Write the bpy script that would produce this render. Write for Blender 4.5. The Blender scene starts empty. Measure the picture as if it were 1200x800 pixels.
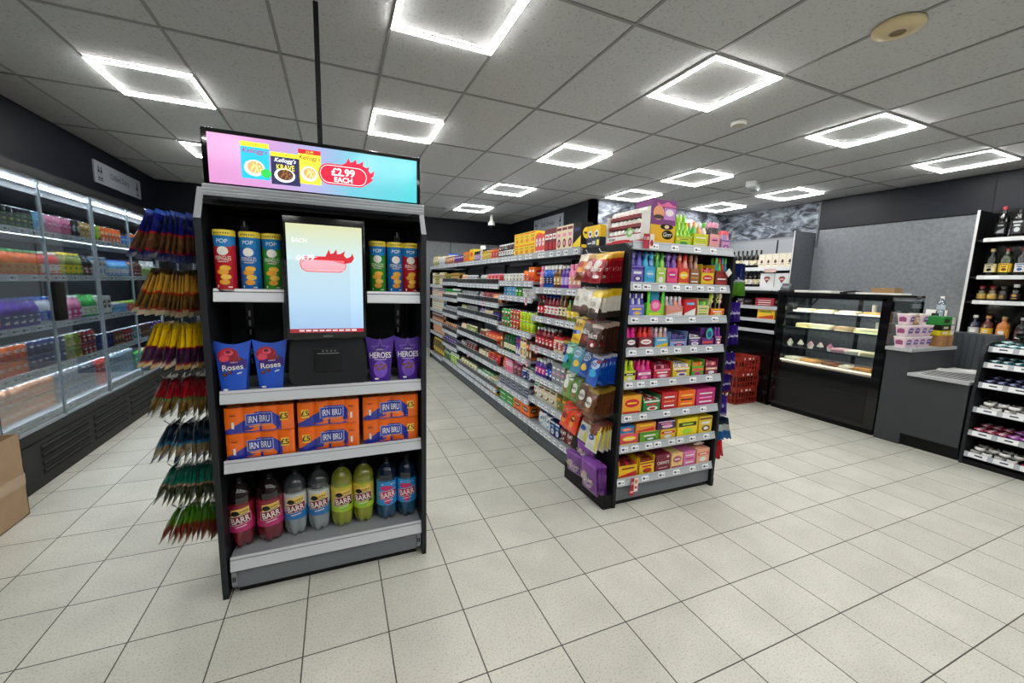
import bpy, bmesh, math, random
from mathutils import Vector, Matrix, Euler
PI = math.pi
rnd = random.Random(7)
sc = bpy.context.scene
COL = sc.collection

# ------------------------------------------------------------------ camera, world, exposure
def camera():
    cd = bpy.data.cameras.new('camera'); co = bpy.data.objects.new('camera', cd); COL.objects.link(co)
    yaw, pit, rol = -0.406654267, -0.140106994, -0.0292528660
    R = Matrix.Rotation(yaw, 3, 'Z') @ Matrix.Rotation(pit, 3, 'X') @ Matrix.Rotation(rol, 3, 'Y')
    X, F, U = R.col[0], R.col[1], R.col[2]
    m = Matrix((( X[0], U[0], -F[0], 0.0), (X[1], U[1], -F[1], 0.0), (X[2], U[2], -F[2], 1.50638), (0, 0, 0, 1)))
    co.matrix_world = m
    cd.sensor_width = 36; cd.lens = 478.454 * 36 / 1200
    cd.clip_start = 0.05; cd.clip_end = 60
    sc.camera = co
camera()
sc.view_settings.view_transform = 'Standard'
sc.view_settings.look = 'None'
sc.view_settings.gamma = 1
sc.view_settings.use_curve_mapping = False
sc.view_settings.exposure = 0.0
LAMP = 76.0
w = bpy.data.worlds.new('world'); sc.world = w; w.use_nodes = True
w.node_tree.nodes['Background'].inputs[0].default_value = (0.5, 0.52, 0.55, 1)
w.node_tree.nodes['Background'].inputs[1].default_value = 0.15

# ------------------------------------------------------------------ materials
def lin(h):
    h = h.lstrip('#'); c = [int(h[i:i+2], 16) / 255 for i in (0, 2, 4)]
    return tuple(((x / 12.92) if x <= .04045 else ((x + .055) / 1.055) ** 2.4) for x in c) + (1,)
PAL = {'red':'#cf1f2b','dark red':'#7a1420','orange':'#f4711c','yellow':'#f6d51f','lime green':'#a9d629','green':'#2f9a3f','dark green':'#1c5a33',
 'teal':'#17989a','light blue':'#6bb8e6','blue':'#1d5fc4','navy':'#1b2560','purple':'#5a2a9a','magenta':'#d4288a','pink':'#f08fb4','white':'#f0efec',
 'cream':'#efe2bf','brown':'#6b3a1e','dark brown':'#3a2016','black':'#15151a','grey':'#8a8d92','silver':'#c4c7cb','gold':'#c9a24a','amber':'#c9781c',
 'violet':'#3c1f8a','peach':'#f2b48a','coral':'#ec5a52','olive':'#7d8a2c','lilac':'#b79be0'}
_M = {}
def M(c='#808080', rough=.5, metal=0., coat=0., emit=0., alpha=1., bump=0., var=0.):
    c = PAL.get(c, c); k = (c, rough, metal, coat, emit, alpha, bump, var)
    if k in _M: return _M[k]
    m = bpy.data.materials.new('mat_' + c.strip('#')); m.use_nodes = True
    nt = m.node_tree; b = nt.nodes['Principled BSDF']; L = nt.links
    b.inputs['Base Color'].default_value = lin(c); b.inputs['Roughness'].default_value = rough
    b.inputs['Metallic'].default_value = metal; b.inputs['Coat Weight'].default_value = coat
    if emit: b.inputs['Emission Color'].default_value = lin(c); b.inputs['Emission Strength'].default_value = emit
    if max(lin(c)[:3]) < .03: b.inputs['Specular IOR Level'].default_value = .2 if rough > .3 else .35
    if alpha < 1: b.inputs['Alpha'].default_value = alpha
    if bump or var:
        tc = nt.nodes.new('ShaderNodeTexCoord'); n = nt.nodes.new('ShaderNodeTexNoise'); n.inputs['Scale'].default_value = 60 if bump else 9
        n.inputs['Detail'].default_value = 4
        L.new(tc.outputs['Object'], n.inputs['Vector'])
        if bump:
            bp = nt.nodes.new('ShaderNodeBump'); bp.inputs['Strength'].default_value = bump; bp.inputs['Distance'].default_value = .01
            L.new(n.outputs['Fac'], bp.inputs['Height']); L.new(bp.outputs[0], b.inputs['Normal'])
        if var:
            h = nt.nodes.new('ShaderNodeHueSaturation'); h.inputs['Color'].default_value = lin(c)
            mp = nt.nodes.new('ShaderNodeMapRange'); mp.inputs[1].default_value = .3; mp.inputs[2].default_value = .7
            mp.inputs[3].default_value = 1 - var; mp.inputs[4].default_value = 1 + var
            L.new(n.outputs['Fac'], mp.inputs[0]); L.new(mp.outputs[0], h.inputs['Value']); L.new(h.outputs[0], b.inputs['Base Color'])
    _M[k] = m; return m
def glass(tint='#ffffff', refl=.04, rough=.02, name='clear_glass'):
    k = ('glass', tint, refl, rough)
    if k in _M: return _M[k]
    m = bpy.data.materials.new(name); m.use_nodes = True; nt = m.node_tree; nt.nodes.clear()
    o = nt.nodes.new('ShaderNodeOutputMaterial'); t = nt.nodes.new('ShaderNodeBsdfTransparent'); t.inputs[0].default_value = lin(tint)
    g = nt.nodes.new('ShaderNodeBsdfGlossy'); g.inputs['Roughness'].default_value = rough
    lw = nt.nodes.new('ShaderNodeFresnel'); lw.inputs[0].default_value = 1.45
    mt = nt.nodes.new('ShaderNodeMath'); mt.operation = 'MULTIPLY_ADD'; mt.inputs[1].default_value = .7; mt.inputs[2].default_value = refl
    mx = nt.nodes.new('ShaderNodeMixShader')
    nt.links.new(lw.outputs[0], mt.inputs[0]); nt.links.new(mt.outputs[0], mx.inputs[0]); nt.links.new(t.outputs[0], mx.inputs[1]); nt.links.new(g.outputs[0], mx.inputs[2]); nt.links.new(mx.outputs[0], o.inputs[0])
    _M[k] = m; return m
def node_mat(name):
    m = bpy.data.materials.new(name); m.use_nodes = True; nt = m.node_tree
    return m, nt, nt.nodes['Principled BSDF']
def floor_mat():
    m, nt, b = node_mat('beige_floor_tiles'); N = nt.nodes.new; L = nt.links.new
    g = N('ShaderNodeNewGeometry'); mp = N('ShaderNodeMapping'); mp.inputs['Location'].default_value = (-0.5002 + 20/3, -1.3087 + 20/3, 0)
    L(g.outputs['Position'], mp.inputs[0])
    br = N('ShaderNodeTexBrick'); br.offset = 0; br.squash = 1; br.inputs['Scale'].default_value = 1
    br.inputs['Brick Width'].default_value = 1/3; br.inputs['Row Height'].default_value = 1/3; br.inputs['Mortar Size'].default_value = .0030
    br.inputs['Mortar Smooth'].default_value = .3; br.inputs['Bias'].default_value = 0
    br.inputs['Color1'].default_value = lin('#cac9bf'); br.inputs['Color2'].default_value = lin('#c0bfb5'); br.inputs['Mortar'].default_value = lin('#3c3933')
    L(mp.outputs[0], br.inputs['Vector'])
    n1 = N('ShaderNodeTexNoise'); n1.inputs['Scale'].default_value = 120; n1.inputs['Detail'].default_value = 3; L(mp.outputs[0], n1.inputs['Vector'])
    cr = N('ShaderNodeValToRGB'); cr.color_ramp.elements[0].position = .30; cr.color_ramp.elements[0].color = (.70,.68,.64,1); cr.color_ramp.elements[1].position = .48; cr.color_ramp.elements[1].color = (1,1,1,1)
    L(n1.outputs['Fac'], cr.inputs[0])
    n2 = N('ShaderNodeTexNoise'); n2.inputs['Scale'].default_value = 3.5; n2.inputs['Detail'].default_value = 5; L(mp.outputs[0], n2.inputs['Vector'])
    r2 = N('ShaderNodeMapRange'); r2.inputs[1].default_value = .3; r2.inputs[2].default_value = .7; r2.inputs[3].default_value = .88; r2.inputs[4].default_value = 1.05; L(n2.outputs['Fac'], r2.inputs[0])
    m1 = N('ShaderNodeMix'); m1.data_type = 'RGBA'; m1.blend_type = 'MULTIPLY'; m1.inputs[0].default_value = 1; L(br.outputs['Color'], m1.inputs[6]); L(cr.outputs[0], m1.inputs[7])
    m2 = N('ShaderNodeMix'); m2.data_type = 'RGBA'; m2.blend_type = 'MULTIPLY'; m2.inputs[0].default_value = 1; L(m1.outputs[2], m2.inputs[6]); L(r2.outputs[0], m2.inputs[7])
    L(m2.outputs[2], b.inputs['Base Color'])
    b.inputs['Roughness'].default_value = .42; b.inputs['Specular IOR Level'].default_value = .35
    bp = N('ShaderNodeBump'); bp.inputs['Strength'].default_value = .3; bp.inputs['Distance'].default_value = .002; bp.invert = True
    L(br.outputs['Fac'], bp.inputs['Height']); L(bp.outputs[0], b.inputs['Normal'])
    return m
def speckle_mat(name, c, dark, scale=90, rough=.9, lo=.32, hi=.46, bump=.15):
    m, nt, b = node_mat(name); N = nt.nodes.new; L = nt.links.new
    g = N('ShaderNodeNewGeometry'); n1 = N('ShaderNodeTexNoise'); n1.inputs['Scale'].default_value = scale; n1.inputs['Detail'].default_value = 4; L(g.outputs['Position'], n1.inputs['Vector'])
    cr = N('ShaderNodeValToRGB'); cr.color_ramp.elements[0].position = lo; cr.color_ramp.elements[0].color = lin(dark); cr.color_ramp.elements[1].position = hi; cr.color_ramp.elements[1].color = lin(c)
    L(n1.outputs['Fac'], cr.inputs[0]); L(cr.outputs[0], b.inputs['Base Color']); b.inputs['Roughness'].default_value = rough
    bp = N('ShaderNodeBump'); bp.inputs['Strength'].default_value = bump; bp.inputs['Distance'].default_value = .004
    L(n1.outputs['Fac'], bp.inputs['Height']); L(bp.outputs[0], b.inputs['Normal'])
    return m
def rock_mat():
    m, nt, b = node_mat('slate_rock_wallpaper'); N = nt.nodes.new; L = nt.links.new
    g = N('ShaderNodeNewGeometry'); mp = N('ShaderNodeMapping'); mp.inputs['Scale'].default_value = (1, 1, 2.2); mp.inputs['Rotation'].default_value = (.35, .2, 0); L(g.outputs['Position'], mp.inputs[0])
    n = N('ShaderNodeTexNoise'); n.inputs['Scale'].default_value = 2.6; n.inputs['Detail'].default_value = 9; n.inputs['Distortion'].default_value = 1.6; n.inputs['Roughness'].default_value = .6; L(mp.outputs[0], n.inputs['Vector'])
    v = N('ShaderNodeTexVoronoi'); v.feature = 'DISTANCE_TO_EDGE'; v.inputs['Scale'].default_value = 3.2
    ad = N('ShaderNodeMix'); ad.data_type = 'VECTOR'; ad.inputs[0].default_value = .35; L(mp.outputs[0], ad.inputs[4]); L(n.outputs['Color'], ad.inputs[5]); L(ad.outputs[1], v.inputs['Vector'])
    cr = N('ShaderNodeValToRGB'); e = cr.color_ramp.elements; e[0].position = .40; e[0].color = lin('#20242a'); e[1].position = .62; e[1].color = lin('#a4acb8'); x = e.new(.5); x.color = lin('#6e7683')
    L(n.outputs['Fac'], cr.inputs[0])
    c2 = N('ShaderNodeValToRGB'); c2.color_ramp.elements[0].color = (.18,.19,.22,1); c2.color_ramp.elements[1].position = .09; L(v.outputs['Distance'], c2.inputs[0])
    mx = N('ShaderNodeMix'); mx.data_type = 'RGBA'; mx.blend_type = 'MULTIPLY'; mx.inputs[0].default_value = .85; L(cr.outputs[0], mx.inputs[6]); L(c2.outputs[0], mx.inputs[7])
    L(mx.outputs[2], b.inputs['Base Color']); b.inputs['Roughness'].default_value = .6
    return m
def screen_mat(name, stops, axis=0, scale=1., off=0., strength=1.0):
    m, nt, b = node_mat(name); N = nt.nodes.new; L = nt.links.new
    tc = N('ShaderNodeTexCoord'); sx = N('ShaderNodeSeparateXYZ'); L(tc.outputs['Object'], sx.inputs[0])
    ma = N('ShaderNodeMath'); ma.operation = 'MULTIPLY_ADD'; ma.inputs[1].default_value = scale; ma.inputs[2].default_value = off; L(sx.outputs[axis], ma.inputs[0])
    cr = N('ShaderNodeValToRGB'); e = cr.color_ramp.elements
    e[0].position = stops[0][0]; e[0].color = lin(stops[0][1]); e[1].position = stops[-1][0]; e[1].color = lin(stops[-1][1])
    for p, c in stops[1:-1]: x = e.new(p); x.color = lin(c)
    L(ma.outputs[0], cr.inputs[0]); L(cr.outputs[0], b.inputs['Emission Color']); b.inputs['Emission Strength'].default_value = strength
    b.inputs['Base Color'].default_value = (.01,.01,.01,1); b.inputs['Roughness'].default_value = .15
    return m
def E_(c, s=1.0): return M(c, rough=.4, emit=s)
BLK = M('#0e0f11', rough=.45); GLOSSBLK = M('#08080a', rough=.12, coat=.3); DGREY = M('#232529', rough=.5)
SHELF = M('#9ea2a8', rough=.42, metal=.2); RAIL = M('#b4b9bf', rough=.35); WHITE = M('#ecebe8', rough=.5); TICKET = M('#f2f3f5', rough=.5); INK = M('#4a4f58', rough=.6)
STEEL = M('#b8bbbf', rough=.3, metal=.9); PLINTH = M('#6e7379', rough=.45)

# ------------------------------------------------------------------ mesh builder
_text = {}
def text_geo(s, bold=.02, shear=0.):
    k = (s, bold, shear)
    if k in _text: return _text[k]
    cu = bpy.data.curves.new('t', 'FONT'); cu.body = s; cu.resolution_u = 3; cu.offset = bold*.3; cu.shear = shear; cu.size = 1
    o = bpy.data.objects.new('t', cu); me = o.to_mesh()
    vs = [(v.co.x, v.co.y) for v in me.vertices]; fs = [tuple(p.vertices) for p in me.polygons]
    o.to_mesh_clear(); bpy.data.objects.remove(o); bpy.data.curves.remove(cu)
    x0 = min(v[0] for v in vs); x1 = max(v[0] for v in vs); y0 = min(v[1] for v in vs); y1 = max(v[1] for v in vs)
    r = ([(x - (x0+x1)/2, y - (y0+y1)/2) for x, y in vs], fs, x1 - x0, y1 - y0); _text[k] = r; return r
class MB:
    def __init__(s): s.v = []; s.f = []; s.fm = []; s.sm = []; s.ms = []
    def mi(s, m):
        if m not in s.ms: s.ms.append(m)
        return s.ms.index(m)
    def add(s, vs, fs, mat, T=None, smooth=False):
        o = len(s.v)
        if T is not None: vs = [tuple(T @ Vector(v)) for v in vs]
        s.v += [tuple(v) for v in vs]
        multi = isinstance(mat, (list, tuple))
        for i, f in enumerate(fs):
            s.f.append(tuple(a + o for a in f)); s.fm.append(s.mi(mat[i] if multi else mat)); s.sm.append(smooth)
        return s
    def box(s, x0, x1, y0, y1, z0, z1, mat, T=None):
        v = [(x0,y0,z0),(x1,y0,z0),(x1,y1,z0),(x0,y1,z0),(x0,y0,z1),(x1,y0,z1),(x1,y1,z1),(x0,y1,z1)]
        return s.add(v, [(0,3,2,1),(4,5,6,7),(0,1,5,4),(1,2,6,5),(2,3,7,6),(3,0,4,7)], mat, T)
    def rbox(s, x0, x1, y0, y1, z0, z1, mat, r=.005, seg=2, T=None):
        bm = bmesh.new(); bmesh.ops.create_cube(bm, size=1)
        for v in bm.verts: v.co = ((x0+x1)/2 + v.co.x*(x1-x0), (y0+y1)/2 + v.co.y*(y1-y0), (z0+z1)/2 + v.co.z*(z1-z0))
        bmesh.ops.bevel(bm, geom=bm.edges[:], offset=r, segments=seg, affect='EDGES', profile=.5)
        bm.verts.index_update(); s.add([v.co[:] for v in bm.verts], [[v.index for v in f.verts] for f in bm.faces], mat, T, smooth=True); bm.free(); return s
    def prism(s, pts, a0, a1, mat, axis='x', T=None):   # polygon extruded along an axis
        n = len(pts); f3 = {'x': lambda p, a: (a, p[0], p[1]), 'y': lambda p, a: (p[0], a, p[1]), 'z': lambda p, a: (p[0], p[1], a)}[axis]
        v = [f3(p, a0) for p in pts] + [f3(p, a1) for p in pts]
        return s.add(v, [tuple(range(n)), tuple(range(2*n-1, n-1, -1))] + [(i, i+n, (i+1) % n + n, (i+1) % n) for i in range(n)], mat, T)
    def lathe(s, prof, mats, n=20, sq=None, petal=0, T=None, dx=1., dy=1.):
        vs = []; fs = []; fm = []
        for j, (r, z) in enumerate(prof):
            for i in range(n):
                a = 2*PI*i/n; c, d = math.cos(a), math.sin(a); k = r
                if sq: k = r / max(1e-6, (abs(c)**sq + abs(d)**sq)**(1/sq))
                zz = z
                if petal and j < petal: zz = z + (.016*(.5+.5*math.cos(5*a)) if j < petal-1 else 0); k *= 1 - (.16*(.5+.5*math.cos(5*a)) if j < petal-1 else 0)
                vs.append((k*c*dx, k*d*dy, zz))
        for j in range(len(prof)-1):
            m = mats[j] if isinstance(mats, list) else mats
            for i in range(n): fs.append((j*n+i, j*n+(i+1) % n, (j+1)*n+(i+1) % n, (j+1)*n+i)); fm.append(m)
        m0 = mats[0] if isinstance(mats, list) else mats; m1 = mats[-1] if isinstance(mats, list) else mats
        s.add(vs, fs, fm, T, True)
        o = len(vs); s.add([vs[i] for i in range(n)], [tuple(range(n-1, -1, -1))], m0, T); s.add(vs[-n:], [tuple(range(n))], m1, T)
        return s
    def tube(s, pts, r, mat, n=8, T=None):
        P = [Vector(p) for p in pts]; vs = []; fs = []
        for i, p in enumerate(P):
            d = (P[min(i+1, len(P)-1)] - P[max(i-1, 0)]).normalized(); u = d.cross(Vector((0,0,1)))
            if u.length < .05: u = d.cross(Vector((1,0,0)))
            u.normalize(); w_ = d.cross(u)
            for k in range(n): a = 2*PI*k/n; vs.append(tuple(p + r*(math.cos(a)*u + math.sin(a)*w_)))
        for i in range(len(P)-1):
            for k in range(n): fs.append((i*n+k, (i+1)*n+k, (i+1)*n+(k+1) % n, i*n+(k+1) % n))
        fs += [tuple(range(n)), tuple(range(len(vs)-1, len(vs)-n-1, -1))]
        return s.add(vs, fs, mat, T, True)
    def grid(s, fn, us, vs_, mat, T=None, smooth=True):
        nu = len(us); V = [fn(u, v) for v in vs_ for u in us]; F = []; FM = []
        for j in range(len(vs_)-1):
            for i in range(nu-1):
                F.append((j*nu+i, j*nu+i+1, (j+1)*nu+i+1, (j+1)*nu+i)); FM.append(mat(i, j) if callable(mat) else mat)
        return s.add(V, F, FM, T, smooth)
    # flat prints that lie on a surface S(u, v, h)
    def col(s, S, x0, x1, bot, top, mat, h=.0006, n=1, nz=1, T=None):
        us = [x0 + (x1-x0)*i/n for i in range(n+1)]
        return s.grid(lambda u, k: S(u, bot(u) + (top(u)-bot(u))*k, h), us, [i/nz for i in range(nz+1)], mat, T, False)
    def rect(s, S, x0, x1, z0, z1, mat, h=.0006, n=1, nz=1, T=None, rot=0.):
        return s.col(S, x0, x1, lambda u: z0 + rot*(u-(x0+x1)/2), lambda u: z1 + rot*(u-(x0+x1)/2), mat, h, n, nz, T)
    def ell(s, S, cx, cz, rx, rz, mat, h=.0008, n=10, nz=1, T=None):
        us = [cx - rx*math.cos(PI*i/n) for i in range(n+1)]
        e = lambda u: rz*math.sqrt(max(0, 1-((u-cx)/rx)**2))
        return s.grid(lambda u, k: S(u, cz + e(u)*k, h), us, [-1 + 2*i/nz for i in range(nz+1)], mat, T, False)
    def text(s, S, t, cx, cz, height, mat, h=.0012, maxw=None, rot=0., bold=.02, shear=0., T=None, arc=0.):
        vs, fs, w0, h0 = text_geo(t, bold, shear); k = height/h0; kx = k
        if maxw and w0*k > maxw: kx = maxw/w0
        c, d = math.cos(rot), math.sin(rot)
        return s.add([S(cx + x*kx*c - y*k*d, cz + x*kx*d + y*k*c + arc*(x*kx)**2, h) for x, y in vs], fs, mat, T)
    def ob(s, name, parent=None):
        me = bpy.data.meshes.new(name); me.from_pydata(s.v, [], s.f)
        for m in s.ms: me.materials.append(m)
        me.polygons.foreach_set('material_index', s.fm); me.polygons.foreach_set('use_smooth', s.sm); me.update()
        o = bpy.data.objects.new(name, me); COL.objects.link(o)
        if parent: o.parent = parent; KIDS.setdefault(parent.name, []).append(o)
        return o
def flat(y0, sx=0., sz=0.):   # the front face of a box, facing -y
    return lambda u, v, h: (u + sx, y0 - h, v + sz)
def sideL(x0): return lambda u, v, h: (x0 - h, u, v)      # face towards -x
def sideR(x0): return lambda u, v, h: (x0 + h, u, v)
def cyl(r, z0=0.): return lambda u, v, h: ((r+h)*math.sin(u/r), -(r+h)*math.cos(u/r), v + z0)
def Rz(a): return Matrix.Rotation(a, 4, 'Z')
def Tr(x, y, z): return Matrix.Translation((x, y, z))
def tag(o, label, cat, group=None):
    o['label'] = label; o['category'] = cat
    if group: o['group'] = group
    return o
def empty(name, loc=(0,0,0), rz=0.):
    o = bpy.data.objects.new(name, None); COL.objects.link(o); o.location = loc; o.rotation_euler = (0,0,rz); o.empty_display_size = .05; return o
def struct(o): o['kind'] = 'structure'; return o
def dup(o, parent=None):
    c = o.copy(); COL.objects.link(c)
    for k in ('label', 'category', 'group'):
        if parent is None and k in c: del c[k]
    if parent: c.parent = parent
    for ch in list(KIDS.get(o.name, [])): dup(ch, c)
    return c
KIDS = {}; PROTO = {}
def place(key, build, loc, rot=(0,0,0), label='', cat='', group=None):
    if key in PROTO: o = dup(PROTO[key])
    else:
        o = build(); PROTO[key] = o
    o.location = loc; o.rotation_euler = rot if not isinstance(rot, (int, float)) else (0,0,rot)
    return tag(o, label, cat, group)
ORD = ['first','second','third','fourth','fifth','sixth','seventh','eighth','ninth','tenth','eleventh','twelfth','thirteenth','fourteenth','fifteenth','sixteenth','seventeenth','eighteenth','nineteenth','twentieth','twenty-first','twenty-second','twenty-third','twenty-fourth','twenty-fifth','twenty-sixth','twenty-seventh','twenty-eighth','twenty-ninth','thirtieth']

# ------------------------------------------------------------------ the room
H = 2.90; CX0, CY0 = 1.515, 1.968
XL, XR, YB, YF = -2.45, 6.87, 9.20, -2.4
WALL_D = M('#20242b', rough=.42, var=.05); WALL_B = M('#151821', rough=.5)
def wall(name, *boxes, mat=WALL_D):
    mb = MB()
    for b in boxes: mb.box(*b, mat)
    return struct(mb.ob(name))
fl = MB(); fl.add([(-3.2,YF-.2,0),(XR+.3,YF-.2,0),(XR+.3,YB+.5,0),(-3.2,YB+.5,0)], [(0,1,2,3)], floor_mat()); struct(fl.ob('floor'))
TILE = speckle_mat('ceiling_tile', '#c4c6c7', '#a8a9a9', scale=55, lo=.30, hi=.44, bump=.5); TBAR = M('#8e8e8c', rough=.6)
ce = MB(); ce.box(-3.0, XR+.2, YF, YB+.3, H+.004, H+.06, TILE); cl = struct(ce.ob('ceiling'))
tb = MB()
for i in range(-8, 10):
    x = CX0 + .6*i
    if XL-.3 < x < XR: tb.box(x-.009, x+.009, YF, YB, H-.002, H+.006, TBAR)
for j in range(-4, 7):
    y = CY0 + 1.2*j
    if YF < y < YB: tb.box(-3.0, XR, y-.009, y+.009, H-.003, H+.006, TBAR)
o = struct(tb.ob('trim_1')); 
# dark upper walls (bulkheads) and the walls under them
wall('wall_left', (XL-.12, XL, YF, 8.0, 2.22, H), (-2.95, -2.83, YF, 8.0, 0, 2.22), (-2.83, XL-.12, YF, 8.0, 2.2, 2.24), mat=M('#171a25', rough=.45))
wall('wall_back', (-2.9, -.3, 8.0, 8.12, 0, H), (-.42, -.30, 8.12, YB, 0, H), (-.3, 3.83, YB, YB+.12, 2.40, H), mat=WALL_B)
GREYP = speckle_mat('grey_wall_panel', '#83878c', '#787c81', scale=30, rough=.6, bump=.05)
wall('wall_back_lower', (-.3, 3.83, YB+.06, YB+.2, 0, 2.40), mat=GREYP)
o = MB(); o.box(-.3, 3.83, YB+.05, YB+.06, 1.2, 2.4, GREYP)
for x in (.6, 1.5, 2.4, 3.3): o.box(x-.006, x+.006, YB+.04, YB+.052, 1.0, 2.4, BLK)
struct(o.ob('trim_2'))
wall('wall_aisle', (3.83, 3.95, 5.78, YB+.2, 2.20, H), (3.95, 4.05, 5.9, YB+.2, 0, 2.20), mat=WALL_B)
ROCK = rock_mat()
wall('wall_rock', (3.83, XR, 5.78, 5.90, 2.41, H), (XR, XR+.12, 4.12, 5.90, 2.41, H), mat=ROCK)
PEG = M('#8d9196', rough=.5)
lo = MB(); lo.box(4.05, XR, 5.80, 5.9, 0, 2.41, PEG); lo.box(XR+.01, XR+.12, 4.12, 5.9, 0, 2.41, PEG)
for z in (1.7, 1.95, 2.2): lo.box(XR+.002, XR+.01, 4.2, 5.8, z, z+.008, DGREY)
struct(lo.ob('wall_lower'))
PANELR = speckle_mat('mottled_grey_wall_board', '#80848a', '#6f737a', scale=22, rough=.5, lo=.35, hi=.65, bump=.03)
rw = MB(); rw.box(XR-.03, XR+.12, YF, 4.12, 2.47, H, WALL_D); struct(rw.ob('wall_right'))
rw = MB(); rw.box(XR-.01, XR+.12, YF, 4.12, 0, 2.47, PANELR); struct(rw.ob('wall_right_lower'))
rw = MB(); rw.box(XR-.036, XR-.03, 2.28, 2.30, 2.47, H, DGREY); rw.box(XR-.04, XR-.008, 4.10, 4.125, 2.2, H, M('#5a5f66', rough=.4)); rw.box(XR-.02, XR-.009, YF, 4.12, 2.462, 2.47, BLK); struct(rw.ob('trim_3'))
wall('wall_front', (-3, XR+.2, YF-.12, YF, 0, H), mat=M('#77797c', rough=.7))

# ------------------------------------------------------------------ ceiling fittings
LED = E_('#fffefa', LAMP)
def lamp_frame():
    t = empty('ceiling_light'); a, b_ = .294, .269
    m = MB(); q0, q1 = -.0135, -.008
    m.box(-a, a, -a, -b_, q0, q1, LED); m.box(-a, a, b_, a, q0, q1, LED); m.box(-a, -b_, -b_, b_, q0, q1, LED); m.box(b_, a, -b_, b_, q0, q1, LED)
    m.ob('light_strip', t)
    f = MB(); o_, i_ = .297, .266; c = M('#d8d8d6', rough=.5)
    for r0, r1 in ((a, o_), (i_, b_)):
        f.box(-r1, r1, -r1, -r0, -.010, .001, c); f.box(-r1, r1, r0, r1, -.010, .001, c); f.box(-r1, -r0, -r1, r1, -.010, .001, c); f.box(r0, r1, -r1, r1, -.010, .001, c)
    f.ob('frame', t)
    return t
names_x = {-1.485: 'over the chilled drinks aisle', .315: 'above the display kiosk line', 2.115: 'above the central gondola', 3.915: 'above the open floor right of the gondola', 5.715: 'over the counter side'}
names_y = {-1.632: 'behind the viewer', .168: 'almost overhead', 1.968: 'first row ahead', 3.768: 'second row ahead', 5.568: 'third row ahead', 7.368: 'fourth row near the back wall'}
for x, nx in names_x.items():
    for y, ny in names_y.items():
        yy = y
        if (x == 3.915 or x == 5.715) and y == 5.568: yy = 4.968
        if x > 3.5 and y > 7: continue
        if x == -1.485 and y > 6: continue
        place('lamp', lamp_frame, (x+.9-.6, yy+.3, H-.003), 0, f'square LED ceiling light, {ny}, {nx}', 'ceiling light', 'square LED ceiling lights')
# dome camera, smoke heads, emergency light, hanging sign boards
m = MB(); m.lathe([(.055,0),(.06,-.01),(.06,-.03),(.05,-.036),(.02,-.037)], [WHITE]*3+[M('#b0a890')], 20)
tag(m.ob('smoke_detector'), 'small round white smoke detector on the ceiling tile right of the first lamp', 'smoke detector').location = (3.119, 2.605, H)
m = MB(); m.lathe([(.105,0),(.11,-.008),(.108,-.02),(.07,-.032),(.035,-.036),(.03,-.03),(.01,-.03)], [M('#cdbd93', rough=.5)]*4+[M('#7a6a4c')]*2, 28)
tag(m.ob('ceiling_speaker_rose'), 'yellowed round ceiling fitting near the top right, tinted beige', 'ceiling fitting').location = (2.739, 1.379, H)
t = empty('bulkhead_light', (5.04, 3.9, H)); m = MB(); m.rbox(-.06,.06,-.17,.17,-.07,0, M('#d9dcdd', rough=.4), .01); m.ob('housing', t); m = MB(); m.rbox(-.045,.045,-.15,.15,-.085,-.06, M('#aeb9bf', rough=.2), .01); m.ob('diffuser', t)
tag(t, 'grey white rectangular emergency bulkhead light fixed to the ceiling', 'emergency light'); t.rotation_euler = (0,0,PI/2+.5)
t = empty('security_camera', (2.99, 8.2, H)); m = MB(); m.lathe([(.03,0),(.03,-.10),(.07,-.16),(.07,-.21),(.06,-.215)], WHITE, 18); m.ob('body', t)
m = MB(); m.lathe([(.058,-.215),(.055,-.25),(.03,-.275),(.005,-.28)], GLOSSBLK, 18); m.ob('lens_dome', t); tag(t, 'white dome security camera hanging from the ceiling near the back wall', 'camera')
m = MB(); m.lathe([(.03,0),(.03,-.012),(.012,-.03),(.012,-.05),(.025,-.055)], STEEL, 14)
tag(m.ob('sprinkler_head'), 'small bright ceiling sensor left of the far lamp', 'sprinkler').location = (1.92, 7.88, H)
def sign(name, x, y0, y1, z0, z1, facing, text, label):
    t = empty(name, (x, (y0+y1)/2, (z0+z1)/2)); W = (y1-y0)/2; Z = (z1-z0)/2; s = facing
    mb = MB(); mb.rbox(0 if s > 0 else -.02, .02 if s > 0 else 0, -W, W, -Z, Z, M('#9fa6b0', rough=.5), .003); mb.ob('board', t)
    if s > 0: S = lambda u, v, h: (.0205+h, u, v)
    else: S = lambda u, v, h: (-.0205-h, -u, v)
    p = MB(); D = M('#22262e'); p.text(S, text, 0, 0, .085, D, maxw=.62, bold=.01)
    for sx in (-1, 1):
        c = sx*(W-.11)
        if sx < 0:
            for q in (-.03, .03): p.rect(S, c+q-.022, c+q+.022, -.07, .03, D); p.ell(S, c+q, .05, .012, .02, D); p.rect(S, c+q-.017, c+q+.017, -.05, .0, M('#9fa6b0'), h=.001)
            p.rect(S, c-.06, c+.06, -.09, -.08, D)
        else:
            p.rect(S, c-.03, c+.03, -.09, .0, D); p.col(S, c-.03, c+.03, lambda u: 0, lambda u: .05-abs(u-c)*1.4, D, n=4); p.rect(S, c-.012, c+.012, .04, .08, D); p.rect(S, c-.02, c+.02, -.07, -.02, M('#9fa6b0'), h=.001)
    p.ob('lettering', t); tag(t, label, 'sign'); return t
sign('aisle_sign', XL, 6.2, 7.37, 2.5, 2.74, 1, 'Chilled Dairy', 'grey aisle sign board reading Chilled Dairy above the glass door fridges')
sign('aisle_sign', 3.83, 6.67, 7.87, 2.55, 2.81, -1, 'Soft Drinks', 'grey sign board reading Soft Drinks on the dark wall behind the gondola')

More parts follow.
